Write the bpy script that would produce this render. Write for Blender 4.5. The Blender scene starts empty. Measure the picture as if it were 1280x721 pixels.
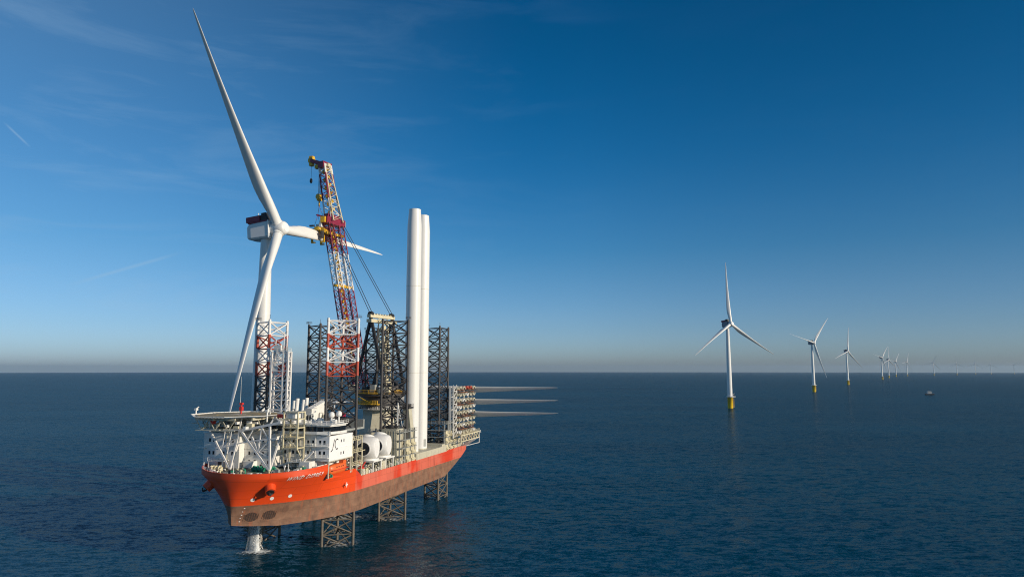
import bpy, bmesh, math, random
from mathutils import Vector, Matrix
R = math.radians
PI = math.pi
random.seed(7)
sc = bpy.context.scene
col = sc.collection

# ------------------------------------------------------------------ camera
EYE = 60.0
cam = bpy.data.cameras.new('camera')
cam.lens = 24.0
cam.sensor_width = 36.0
cam.clip_start = 1.0
cam.clip_end = 120000.0
camo = bpy.data.objects.new('camera', cam)
camo.location = (0, 0, EYE)
camo.rotation_euler = (R(90 + 6.743), 0, 0)
col.objects.link(camo)
sc.camera = camo

# ------------------------------------------------------------------ light
SUN_AZ = 115.0      # degrees clockwise from +Y
SUN_EL = 17.0
SKY_STRENGTH = 0.105
SUN_STRENGTH = 4.6
EXPOSURE = 0.0
w = bpy.data.worlds.new('World')
sc.world = w
w.use_nodes = True
nt = w.node_tree
for n in list(nt.nodes):
    nt.nodes.remove(n)
N = nt.nodes.new
LK = nt.links.new
out = N('ShaderNodeOutputWorld')
bg = N('ShaderNodeBackground')
bg.inputs['Strength'].default_value = SKY_STRENGTH
sky = N('ShaderNodeTexSky')
sky.sky_type = 'NISHITA'
sky.sun_disc = False
sky.sun_elevation = R(SUN_EL)
sky.sun_rotation = R(SUN_AZ)
sky.altitude = 0
sky.air_density = 1.0
sky.dust_density = 0.6
sky.ozone_density = 3.0
tc = N('ShaderNodeTexCoord')
sep = N('ShaderNodeSeparateXYZ')
LK(tc.outputs['Generated'], sep.inputs[0])
zmax = N('ShaderNodeMath'); zmax.operation = 'MAXIMUM'; zmax.inputs[1].default_value = 0.004
LK(sep.outputs['Z'], zmax.inputs[0])
cmb = N('ShaderNodeCombineXYZ')
LK(sep.outputs['X'], cmb.inputs['X']); LK(sep.outputs['Y'], cmb.inputs['Y']); LK(zmax.outputs[0], cmb.inputs['Z'])
LK(cmb.outputs[0], sky.inputs['Vector'])
# the polarised deep blue of the clear air high up, 90 degrees from the sun
ramp = N('ShaderNodeValToRGB')
ramp.color_ramp.interpolation = 'B_SPLINE'
el = ramp.color_ramp.elements
SKY_TINT = [(0.0, (0.70, 0.76, 1.0)), (0.02, (0.76, 1.03, 1.60)), (0.06, (0.62, 0.88, 1.34)), (0.12, (0.44, 0.79, 1.12)), (0.17, (0.30, 0.75, 1.06)), (0.30, (0.04, 0.64, 1.0)), (0.47, (-0.05, 0.54, 0.84)), (1.0, (0.0, 0.40, 0.70))]
el[0].position = 0; el[0].color = (*[q / 2.5 for q in SKY_TINT[0][1]], 1)
el[1].position = 1; el[1].color = (*[q / 2.5 for q in SKY_TINT[-1][1]], 1)
for p, c in SKY_TINT[1:-1]:
    e = el.new(p); e.color = (*[max(0, q / 2.5) for q in c], 1)
LK(sep.outputs['Z'], ramp.inputs[0])
mul = N('ShaderNodeMix'); mul.data_type = 'RGBA'; mul.blend_type = 'MULTIPLY'; mul.inputs['Factor'].default_value = 1
rdim = N('ShaderNodeMapRange'); rdim.inputs['From Min'].default_value = 0.1; rdim.inputs['From Max'].default_value = 0.7; rdim.inputs['To Min'].default_value = 1.0; rdim.inputs['To Max'].default_value = 0.74
LK(sep.outputs['X'], rdim.inputs['Value'])
mul0 = N('ShaderNodeMix'); mul0.data_type = 'RGBA'; mul0.blend_type = 'MULTIPLY'; mul0.inputs['Factor'].default_value = 1
LK(sky.outputs[0], mul0.inputs['A']); LK(rdim.outputs[0], mul0.inputs['B'])
LK(mul0.outputs['Result'], mul.inputs['A']); rsc = N('ShaderNodeVectorMath'); rsc.operation = 'SCALE'; rsc.inputs['Scale'].default_value = 2.5; LK(ramp.outputs[0], rsc.inputs[0]); LK(rsc.outputs[0], mul.inputs['B'])
# thin high cirrus: a stretched noise, seen mostly on the left of the sky
mp = N('ShaderNodeMapping'); mp.inputs['Scale'].default_value = (2.2, 2.2, 13.0); mp.inputs['Rotation'].default_value = (0, R(7), 0)
LK(tc.outputs['Generated'], mp.inputs['Vector'])
cn = N('ShaderNodeTexNoise'); cn.inputs['Scale'].default_value = 1.6; cn.inputs['Detail'].default_value = 8; cn.inputs['Roughness'].default_value = 0.62; cn.inputs['Distortion'].default_value = 0.6
LK(mp.outputs[0], cn.inputs['Vector'])
cr = N('ShaderNodeMapRange'); cr.inputs['From Min'].default_value = 0.5; cr.inputs['From Max'].default_value = 0.8; cr.inputs['To Max'].default_value = 0.20
LK(cn.outputs['Fac'], cr.inputs['Value'])
side = N('ShaderNodeMapRange'); side.inputs['From Min'].default_value = 0.15; side.inputs['From Max'].default_value = -0.5; side.inputs['To Min'].default_value = 0.05
LK(sep.outputs['X'], side.inputs['Value'])
cm = N('ShaderNodeMath'); cm.operation = 'MULTIPLY'
LK(cr.outputs[0], cm.inputs[0]); LK(side.outputs[0], cm.inputs[1])


def contrail(ax, az, bx, bz, width, amt, prev):
    """faint streak between two directions given as (x/y, z/y)"""
    a = Vector((ax, 1, az)).normalized(); b = Vector((bx, 1, bz)).normalized()
    nrm = a.cross(b).normalized(); mid = (a + b).normalized(); half = (a - b).length / 2
    tang = (b - a).normalized()
    d1 = N('ShaderNodeVectorMath'); d1.operation = 'DOT_PRODUCT'; d1.inputs[1].default_value = nrm
    d2 = N('ShaderNodeVectorMath'); d2.operation = 'DOT_PRODUCT'; d2.inputs[1].default_value = tang
    LK(tc.outputs['Generated'], d1.inputs[0]); LK(tc.outputs['Generated'], d2.inputs[0])
    ab = N('ShaderNodeMath'); ab.operation = 'ABSOLUTE'; LK(d1.outputs['Value'], ab.inputs[0])
    m1 = N('ShaderNodeMapRange'); m1.interpolation_type = 'SMOOTHSTEP'; m1.inputs['From Min'].default_value = 0; m1.inputs['From Max'].default_value = width; m1.inputs['To Min'].default_value = amt; m1.inputs['To Max'].default_value = 0
    LK(ab.outputs[0], m1.inputs['Value'])
    off = N('ShaderNodeMath'); off.operation = 'SUBTRACT'; off.inputs[1].default_value = mid.dot(tang); LK(d2.outputs['Value'], off.inputs[0])
    ab2 = N('ShaderNodeMath'); ab2.operation = 'ABSOLUTE'; LK(off.outputs[0], ab2.inputs[0])
    m2 = N('ShaderNodeMapRange'); m2.interpolation_type = 'SMOOTHSTEP'; m2.inputs['From Min'].default_value = half * 0.3; m2.inputs['From Max'].default_value = half; m2.inputs['To Min'].default_value = 1; m2.inputs['To Max'].default_value = 0
    LK(ab2.outputs[0], m2.inputs['Value'])
    mm = N('ShaderNodeMath'); mm.operation = 'MULTIPLY'; LK(m1.outputs[0], mm.inputs[0]); LK(m2.outputs[0], mm.inputs[1])
    ad = N('ShaderNodeMath'); ad.operation = 'ADD'; LK(prev, ad.inputs[0]); LK(mm.outputs[0], ad.inputs[1])
    return ad.outputs[0]


veil = N('ShaderNodeMapRange'); veil.interpolation_type = 'SMOOTHSTEP'; veil.inputs['From Min'].default_value = 0.05; veil.inputs['From Max'].default_value = -0.75; veil.inputs['To Max'].default_value = 0.20
LK(sep.outputs['X'], veil.inputs['Value'])
va = N('ShaderNodeMath'); va.operation = 'ADD'; LK(cm.outputs[0], va.inputs[0]); LK(veil.outputs[0], va.inputs[1])
cm = va
cf = contrail(-0.665, 0.120, -0.480, 0.175, 0.0035, 0.22, cm.outputs[0])
cf = contrail(-0.775, 0.375, -0.725, 0.330, 0.002, 0.25, cf)
mixc = N('ShaderNodeMix'); mixc.data_type = 'RGBA'
mixc.inputs['B'].default_value = (3.4, 5.0, 6.6, 1)
LK(cf, mixc.inputs['Factor']); LK(mul.outputs['Result'], mixc.inputs['A'])
LK(mixc.outputs['Result'], bg.inputs['Color'])
LK(bg.outputs[0], out.inputs['Surface'])

sun = bpy.data.lights.new('sun', 'SUN')
sun.energy = SUN_STRENGTH
sun.angle = R(0.53)
sun.color = (1.0, 0.86, 0.68)
suno = bpy.data.objects.new('sun', sun)
sd = Vector((math.sin(R(SUN_AZ)) * math.cos(R(SUN_EL)), math.cos(R(SUN_AZ)) * math.cos(R(SUN_EL)), math.sin(R(SUN_EL))))
suno.rotation_euler = sd.to_track_quat('Z', 'Y').to_euler()
suno.location = sd * 500
col.objects.link(suno)
sc.view_settings.view_transform = 'Standard'
sc.view_settings.look = 'None'
sc.view_settings.gamma = 1
sc.view_settings.use_curve_mapping = False
sc.view_settings.exposure = EXPOSURE
sc.cycles.use_denoising = True
sc.cycles.denoising_input_passes = 'RGB_ALBEDO_NORMAL'
sc.cycles.denoising_prefilter = 'NONE'
sc.cycles.filter_width = 1.1
sc.cycles.max_bounces = 6
sc.cycles.volume_bounces = 0
sc.cycles.use_fast_gi = False


# ------------------------------------------------------------------ materials
def mat(name, c, rough=0.55, metal=0.0, var=0.12, scale=0.6, streak=0.0, streak_col=(0.12, 0.06, 0.03)):
    m = bpy.data.materials.new(name)
    m.use_nodes = True
    t = m.node_tree
    b = t.nodes['Principled BSDF']
    b.inputs['Roughness'].default_value = rough
    b.inputs['Metallic'].default_value = metal
    tcd = t.nodes.new('ShaderNodeTexCoord')
    n = t.nodes.new('ShaderNodeTexNoise'); n.inputs['Scale'].default_value = scale; n.inputs['Detail'].default_value = 6; n.inputs['Roughness'].default_value = 0.65
    t.links.new(tcd.outputs['Object'], n.inputs['Vector'])
    mr = t.nodes.new('ShaderNodeMapRange'); mr.inputs['From Min'].default_value = 0.3; mr.inputs['From Max'].default_value = 0.7
    mr.inputs['To Min'].default_value = 1 - var; mr.inputs['To Max'].default_value = 1 + var
    t.links.new(n.outputs['Fac'], mr.inputs['Value'])
    mx = t.nodes.new('ShaderNodeMix'); mx.data_type = 'RGBA'; mx.blend_type = 'MULTIPLY'; mx.inputs['Factor'].default_value = 1
    mx.inputs['A'].default_value = (*c, 1)
    t.links.new(mr.outputs[0], mx.inputs['B'])
    last = mx.outputs['Result']
    if streak:
        mp_ = t.nodes.new('ShaderNodeMapping'); mp_.inputs['Scale'].default_value = (1.3, 1.3, 0.12)
        t.links.new(tcd.outputs['Object'], mp_.inputs['Vector'])
        n2 = t.nodes.new('ShaderNodeTexNoise'); n2.inputs['Scale'].default_value = 1.0; n2.inputs['Detail'].default_value = 5
        t.links.new(mp_.outputs[0], n2.inputs['Vector'])
        r2 = t.nodes.new('ShaderNodeMapRange'); r2.inputs['From Min'].default_value = 0.56; r2.inputs['From Max'].default_value = 0.74; r2.inputs['To Max'].default_value = streak
        t.links.new(n2.outputs['Fac'], r2.inputs['Value'])
        m2 = t.nodes.new('ShaderNodeMix'); m2.data_type = 'RGBA'
        m2.inputs['B'].default_value = (*streak_col, 1)
        t.links.new(r2.outputs[0], m2.inputs['Factor']); t.links.new(last, m2.inputs['A'])
        last = m2.outputs['Result']
    t.links.new(last, b.inputs['Base Color'])
    return m


M = {}
M['turbine_white'] = mat('turbine_white', (0.74, 0.73, 0.70), 0.35, var=0.03, scale=0.08, streak=0.10, streak_col=(0.45, 0.43, 0.38))
M['white'] = mat('ship_white', (0.72, 0.71, 0.67), 0.5, var=0.08, scale=0.35, streak=0.35, streak_col=(0.40, 0.30, 0.20))
M['cream'] = mat('cream_paint', (0.62, 0.56, 0.38), 0.5, var=0.12, scale=0.5, streak=0.3)
M['beige'] = mat('beige_paint', (0.50, 0.47, 0.36), 0.55, var=0.10, scale=0.4, streak=0.35)
M['grey'] = mat('grey_paint', (0.30, 0.31, 0.29), 0.6, var=0.15, scale=0.5, streak=0.3)
M['dark_steel'] = mat('dark_steel', (0.045, 0.042, 0.042), 0.55, var=0.35, scale=0.7, streak=0.35, streak_col=(0.13, 0.075, 0.04))
M['leg_white'] = mat('leg_white', (0.72, 0.70, 0.67), 0.5, var=0.08, scale=0.5)
M['leg_red'] = mat('leg_red', (0.44, 0.07, 0.035), 0.5, var=0.2, scale=0.5)
M['leg_wet'] = mat('leg_weathered_steel', (0.13, 0.11, 0.085), 0.6, var=0.3, scale=0.8)
M['crimson'] = mat('crimson_paint', (0.22, 0.008, 0.035), 0.45, var=0.15, scale=0.5)
M['yellow'] = mat('yellow_paint', (0.68, 0.40, 0.02), 0.5, var=0.2, scale=0.6, streak=0.3)
M['tp_yellow'] = mat('foundation_yellow', (0.80, 0.52, 0.01), 0.45, var=0.08, scale=0.3, streak=0.25)
M['orange'] = mat('lifeboat_orange', (0.75, 0.14, 0.03), 0.4, var=0.08)
M['red'] = mat('red_paint', (0.60, 0.03, 0.02), 0.45, var=0.15)
M['green'] = mat('green_paint', (0.02, 0.22, 0.13), 0.5, var=0.2)
M['black'] = mat('black_rubber', (0.02, 0.02, 0.022), 0.6, var=0.2)
M['glass'] = mat('dark_glass', (0.012, 0.016, 0.022), 0.08, var=0.05)
M['navy'] = mat('nacelle_shade_and_deck_blue', (0.16, 0.18, 0.22), 0.5, var=0.1)  # far nacelles' shade put into the colour; also plain boat deck paint
M['rust'] = mat('rusty_steel', (0.20, 0.09, 0.05), 0.75, var=0.35, scale=1.2)
M['thruster'] = mat('thruster_tunnel_brown', (0.05, 0.03, 0.022), 0.8, var=0.4, scale=1.5)
M['deck'] = mat('deck_green_brown', (0.16, 0.15, 0.11), 0.8, var=0.35, scale=0.3)
M['rope'] = mat('wire_rope', (0.03, 0.03, 0.035), 0.6, var=0.1)
M['plate'] = mat('hub_plate', (0.80, 0.79, 0.77), 0.4, var=0.03)
M['ink'] = mat('black_lettering', (0.01, 0.01, 0.012), 0.5, var=0.05)
M['letter'] = mat('white_lettering', (0.82, 0.80, 0.76), 0.5, var=0.05)


# ------------------------------------------------------------------ mesh builder
class MB:
    def __init__(s):
        s.v = []; s.f = []; s.m = []; s.cur = 0; s.smooth = []

    def add(s, vs, fs, smooth=False):
        k = len(s.v)
        s.v += [tuple(v) for v in vs]
        for f in fs:
            s.f.append(tuple(i + k for i in f)); s.m.append(s.cur); s.smooth.append(smooth)
        return s

    def box(s, x0, x1, y0, y1, z0, z1):
        vs = [(x, y, z) for z in (z0, z1) for y in (y0, y1) for x in (x0, x1)]
        return s.add(vs, [(0, 2, 3, 1), (4, 5, 7, 6), (0, 1, 5, 4), (2, 6, 7, 3), (0, 4, 6, 2), (1, 3, 7, 5)])

    def cbox(s, c, d):
        return s.box(c[0] - d[0] / 2, c[0] + d[0] / 2, c[1] - d[1] / 2, c[1] + d[1] / 2, c[2] - d[2] / 2, c[2] + d[2] / 2)

    def beam(s, a, b, wd, ht=None, up=(0, 0, 1)):
        """rectangular bar from a to b"""
        ht = ht or wd
        a = Vector(a); b = Vector(b); d = (b - a).normalized()
        u = Vector(up)
        if abs(d.dot(u)) > 0.97:
            u = Vector((1, 0, 0))
        sx = d.cross(u).normalized() * wd / 2; sy = sx.cross(d).normalized() * ht / 2
        vs = [p + i * sx + j * sy for p in (a, b) for i, j in ((-1, -1), (1, -1), (1, 1), (-1, 1))]
        return s.add(vs, [(0, 1, 2, 3), (7, 6, 5, 4), (0, 4, 5, 1), (1, 5, 6, 2), (2, 6, 7, 3), (3, 7, 4, 0)])

    def tube(s, a, b, r0, r1=None, n=8, caps=True):
        r1 = r0 if r1 is None else r1
        a = Vector(a); b = Vector(b); d = b - a
        if d.length < 1e-6:
            return s
        d.normalize()
        u = Vector((0, 0, 1)) if abs(d.z) < 0.95 else Vector((1, 0, 0))
        x = d.cross(u).normalized(); y = x.cross(d).normalized()
        vs = [p + (x * math.cos(2 * PI * i / n) + y * math.sin(2 * PI * i / n)) * r for p, r in ((a, r0), (b, r1)) for i in range(n)]
        fs = [(i, i + n, (i + 1) % n + n, (i + 1) % n) for i in range(n)]
        s.add(vs, fs, n > 6)
        if caps:
            s.add(vs, [tuple(range(n)), tuple(range(2 * n - 1, n - 1, -1))])
        return s

    def lathe(s, prof, n=24, axis='Z', o=(0, 0, 0), smooth=True):
        vs = []
        for r, h in prof:
            for i in range(n):
                c, q = r * math.cos(2 * PI * i / n), r * math.sin(2 * PI * i / n)
                p = (c, q, h) if axis == 'Z' else ((h, c, q) if axis == 'X' else (q, h, c))
                vs.append((p[0] + o[0], p[1] + o[1], p[2] + o[2]))
        fs = []
        for j in range(len(prof) - 1):
            for i in range(n):
                fs.append((j * n + i, j * n + (i + 1) % n, (j + 1) * n + (i + 1) % n, (j + 1) * n + i))
        s.add(vs, fs, smooth)
        k = len(prof) - 1
        if prof[0][0] > 1e-4:
            s.add(vs, [tuple(range(n - 1, -1, -1))])
        if prof[-1][0] > 1e-4:
            s.add(vs, [tuple(range(k * n, k * n + n))])
        return s

    def poly(s, pts):
        return s.add(pts, [tuple(range(len(pts)))])

    def prism(s, pts, z0, z1):
        n = len(pts)
        vs = [(p[0], p[1], z0) for p in pts] + [(p[0], p[1], z1) for p in pts]
        return s.add(vs, [tuple(range(n - 1, -1, -1)), tuple(range(n, 2 * n))] + [(i, (i + 1) % n, (i + 1) % n + n, i + n) for i in range(n)])

    def rail(s, pts, h=1.1, r=0.05, step=2.0, rails=2):
        for a, b in zip(pts[:-1], pts[1:]):
            a = Vector(a); b = Vector(b); L = (b - a).length
            k = max(1, round(L / step))
            for i in range(k + 1):
                p = a.lerp(b, i / k)
                s.tube(p, p + Vector((0, 0, h)), r, n=4, caps=False)
            for j in range(1, rails + 1):
                hh = Vector((0, 0, h * j / rails))
                s.tube(a + hh, b + hh, r, n=4, caps=False)
        return s

    def build(s, name, mats, parent=None, loc=None):
        me = bpy.data.meshes.new(name)
        me.from_pydata(s.v, [], s.f)
        if not isinstance(mats, (list, tuple)):
            mats = [mats]
        for m_ in mats:
            me.materials.append(m_)
        for p, mi, sm in zip(me.polygons, s.m, s.smooth):
            p.material_index = mi; p.use_smooth = sm
        bm = bmesh.new(); bm.from_mesh(me)
        bmesh.ops.recalc_face_normals(bm, faces=bm.faces)
        bm.to_mesh(me); bm.free()
        me.update()
        o = bpy.data.objects.new(name, me)
        col.objects.link(o)
        if parent:
            o.parent = parent
        if loc is not None:
            o.location = loc
        return o


def tag(o, label=None, cat=None, group=None, kind=None):
    if label: o['label'] = label
    if cat: o['category'] = cat
    if group: o['group'] = group
    if kind: o['kind'] = kind
    return o


def empty(name, loc=(0, 0, 0), rz=0.0):
    o = bpy.data.objects.new(name, None)
    o.empty_display_size = 1
    o.location = loc; o.rotation_euler = (0, 0, rz)
    col.objects.link(o)
    return o


def copy_tree(o, parent=None):
    c = o.copy(); col.objects.link(c); c.parent = parent
    for ch in list(o.children):
        copy_tree(ch, c)
    return c


EARTH = 2 * 7.4e6


def drop(x, y):
    return -(x * x + y * y) / EARTH


# ------------------------------------------------------------------ sea
def make_sea():
    rings = [0, 20, 40, 60, 90, 130, 180, 240, 320, 420, 560, 750, 1000, 1400, 2000, 2800, 4000, 5500, 7500, 10000, 13000, 17000, 21000, 25000, 29000, 33000, 37000, 41000]
    nseg = 192
    vs = [(0, 0, 0)]; fs = []
    for r in rings[1:]:
        for i in range(nseg):
            a = 2 * PI * i / nseg
            vs.append((r * math.cos(a), r * math.sin(a), drop(r, 0)))
    for i in range(nseg):
        fs.append((0, 1 + i, 1 + (i + 1) % nseg))
    for j in range(len(rings) - 2):
        for i in range(nseg):
            a = 1 + j * nseg + i; b = 1 + j * nseg + (i + 1) % nseg
            fs.append((a, a + nseg, b + nseg, b))
    mb = MB(); mb.add(vs, fs, True)
    m = bpy.data.materials.new('sea_water'); m.use_nodes = True
    t = m.node_tree; b = t.nodes['Principled BSDF']
    n_ = t.nodes.new; l_ = t.links.new
    tcd = n_('ShaderNodeTexCoord')
    b.inputs['Base Color'].default_value = (0.003, 0.022, 0.042, 1)
    b.inputs['Roughness'].default_value = 0.16
    b.inputs['IOR'].default_value = 1.333
    b.inputs['Specular IOR Level'].default_value = 0.26

    def noise(scale, sx, sy, detail, rough, rot=0.0, dist=0.0):
        mp_ = n_('ShaderNodeMapping'); mp_.inputs['Scale'].default_value = (sx, sy, 1); mp_.inputs['Rotation'].default_value = (0, 0, R(rot))
        l_(tcd.outputs['Object'], mp_.inputs['Vector'])
        q = n_('ShaderNodeTexNoise'); q.inputs['Scale'].default_value = scale; q.inputs['Detail'].default_value = detail; q.inputs['Roughness'].default_value = rough; q.inputs['Distortion'].default_value = dist
        l_(mp_.outputs[0], q.inputs['Vector'])
        return q.outputs['Fac']

    def mth(op, a, bb):
        q = n_('ShaderNodeMath'); q.operation = op
        for i, v in enumerate((a, bb)):
            if isinstance(v, (int, float)): q.inputs[i].default_value = v
            else: l_(v, q.inputs[i])
        return q.outputs[0]
    # wave slopes straight from the noise: swell, wind waves and ripples
    def slope(scale, sx, sy, detail, rough, amp, rot=0.0, dist=0.0):
        mp_ = n_('ShaderNodeMapping'); mp_.inputs['Scale'].default_value = (sx, sy, 1); mp_.inputs['Rotation'].default_value = (0, 0, R(rot))
        l_(tcd.outputs['Object'], mp_.inputs['Vector'])
        q = n_('ShaderNodeTexNoise'); q.inputs['Scale'].default_value = scale; q.inputs['Detail'].default_value = detail; q.inputs['Roughness'].default_value = rough; q.inputs['Distortion'].default_value = dist
        l_(mp_.outputs[0], q.inputs['Vector'])
        s1 = n_('ShaderNodeVectorMath'); s1.operation = 'SUBTRACT'; s1.inputs[1].default_value = (0.5, 0.5, 0.5); l_(q.outputs['Color'], s1.inputs[0])
        s2 = n_('ShaderNodeVectorMath'); s2.operation = 'MULTIPLY'; s2.inputs[1].default_value = (amp * 0.7, amp, 0.0); l_(s1.outputs[0], s2.inputs[0])
        return s2.outputs[0]

    def vadd(a_, b_):
        q = n_('ShaderNodeVectorMath'); q.operation = 'ADD'; l_(a_, q.inputs[0]); l_(b_, q.inputs[1]); return q.outputs[0]
    v = slope(0.06, 0.5, 1.0, 2, 0.5, 0.14, 12)
    v = vadd(v, slope(0.24, 0.45, 1.0, 2, 0.55, 0.62, 8, 0.3))
    v = vadd(v, slope(0.62, 0.5, 1.0, 3, 0.6, 1.05, -12, 0.3))
    v = vadd(v, slope(2.2, 0.6, 1.0, 2, 0.6, 0.85, 20))
    # gusts: calmer and rougher patches, drawn out along the wind
    gu = noise(0.011, 0.35, 1.0, 4, 0.6, 14, 0.5)
    gr = n_('ShaderNodeMapRange'); gr.inputs['From Min'].default_value = 0.35; gr.inputs['From Max'].default_value = 0.65; gr.inputs['To Min'].default_value = 0.55; gr.inputs['To Max'].default_value = 1.05
    l_(gu, gr.inputs['Value'])
    sv_ = n_('ShaderNodeVectorMath'); sv_.operation = 'SCALE'; l_(v, sv_.inputs[0]); l_(gr.outputs[0], sv_.inputs['Scale'])
    v = sv_.outputs[0]
    geo = n_('ShaderNodeNewGeometry')
    v = vadd(v, geo.outputs['Normal'])
    nz = n_('ShaderNodeVectorMath'); nz.operation = 'NORMALIZE'; l_(v, nz.inputs[0]); 
    df = n_('ShaderNodeBsdfDiffuse'); gl = n_('ShaderNodeBsdfGlossy'); fr = n_('ShaderNodeFresnel'); ms = n_('ShaderNodeMixShader')
    gl.inputs['Color'].default_value = (0.82, 0.92, 1.0, 1); gl.inputs['Roughness'].default_value = 0.15
    fr.inputs['IOR'].default_value = 1.333
    for q in (df, gl, fr): l_(nz.outputs[0], q.inputs['Normal'])
    fm_ = mth('DIVIDE', mth('MULTIPLY', fr.outputs[0], 1.9), mth('ADD', mth('MULTIPLY', fr.outputs[0], 9.5), 1.0))
    l_(fm_, ms.inputs[0]); l_(df.outputs[0], ms.inputs[1]); l_(gl.outputs[0], ms.inputs[2])
    l_(ms.outputs[0], t.nodes['Material Output'].inputs['Surface'])
    # patches of slightly different water
    pt = noise(0.004, 0.35, 1.0, 4, 0.6, 5)
    mr = n_('ShaderNodeMapRange'); mr.inputs['From Min'].default_value = 0.35; mr.inputs['From Max'].default_value = 0.65
    l_(pt, mr.inputs['Value'])
    mx = n_('ShaderNodeMix'); mx.data_type = 'RGBA'
    mx.inputs['A'].default_value = (0.0, 0.026, 0.044, 1); mx.inputs['B'].default_value = (0.0, 0.042, 0.068, 1)
    l_(mr.outputs[0], mx.inputs['Factor']); l_(mx.outputs['Result'], df.inputs['Color'])
    t.nodes.remove(b)
    o = mb.build('sea', m)
    tag(o, kind='structure', label='dark blue rippled open sea reaching to the horizon')
    return o


make_sea()


# ------------------------------------------------------------------ wind turbines
def blade_mesh(L=97.0, bend=1.0, name='blade'):
    """span along +Z from the hub centre, leading edge to -Y"""
    st = [(0.0, 4.5, 1.0), (0.02, 4.5, 1.0), (0.05, 4.6, 0.93), (0.10, 5.3, 0.68), (0.15, 5.9, 0.48), (0.20, 6.1, 0.38), (0.26, 5.8, 0.32), (0.34, 5.1, 0.28),
          (0.44, 4.25, 0.25), (0.55, 3.45, 0.22), (0.66, 2.75, 0.20), (0.77, 2.1, 0.18), (0.87, 1.5, 0.17), (0.94, 1.05, 0.16), (0.98, 0.7, 0.16), (1.0, 0.12, 0.2)]
    n = 18; vs = []; fs = []
    # smooth resampling
    ts = [i / 44 for i in range(44)] + [0.985, 0.995, 1.0]

    def interp(t):
        for (a, c0, k0), (b, c1, k1) in zip(st[:-1], st[1:]):
            if a <= t <= b:
                u = (t - a) / (b - a); u = u * u * (3 - 2 * u) if a < 0.2 else u
                return c0 + (c1 - c0) * u, k0 + (k1 - k0) * u
        return st[-1][1:]
    for t in ts:
        c, k = interp(t)
        tw = R(14) * max(0, (1 - t / 0.9)) ** 2 * min(1, t * 8)
        rnd = min(1, max(0, (k - 0.4) / 0.55))
        for i in range(n):
            a = 2 * PI * i / n
            cx = math.cos(a); sx_ = math.sin(a)
            # airfoil: round leading edge, thin trailing edge
            u = (1 - cx) / 2
            th = k * c / 2 * (sx_ if rnd > 0.98 else (sx_ * rnd + (1 - rnd) * (1 if sx_ >= 0 else -1) * 1.55 * (abs(sx_) ** 0.9) * (0.25 + 0.75 * (1 + cx) / 2) ** 0.9 * 0.95))
            y = -(c / 2 * cx) + (c * 0.18) * (1 - rnd)
            x = th
            X = x * math.cos(tw) - y * math.sin(tw); Y = x * math.sin(tw) + y * math.cos(tw)
            Y += -bend * (3.2 * t * t) + 0.0
            vs.append((X, Y, 2.6 + t * (L)))
    for j in range(len(ts) - 1):
        for i in range(n):
            fs.append((j * n + i, j * n + (i + 1) % n, (j + 1) * n + (i + 1) % n, (j + 1) * n + i))
    mb = MB(); mb.add(vs, fs, True)
    mb.add(vs, [tuple(range(n)), tuple(range(len(vs) - 1, len(vs) - 1 - n, -1))])
    return mb


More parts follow.
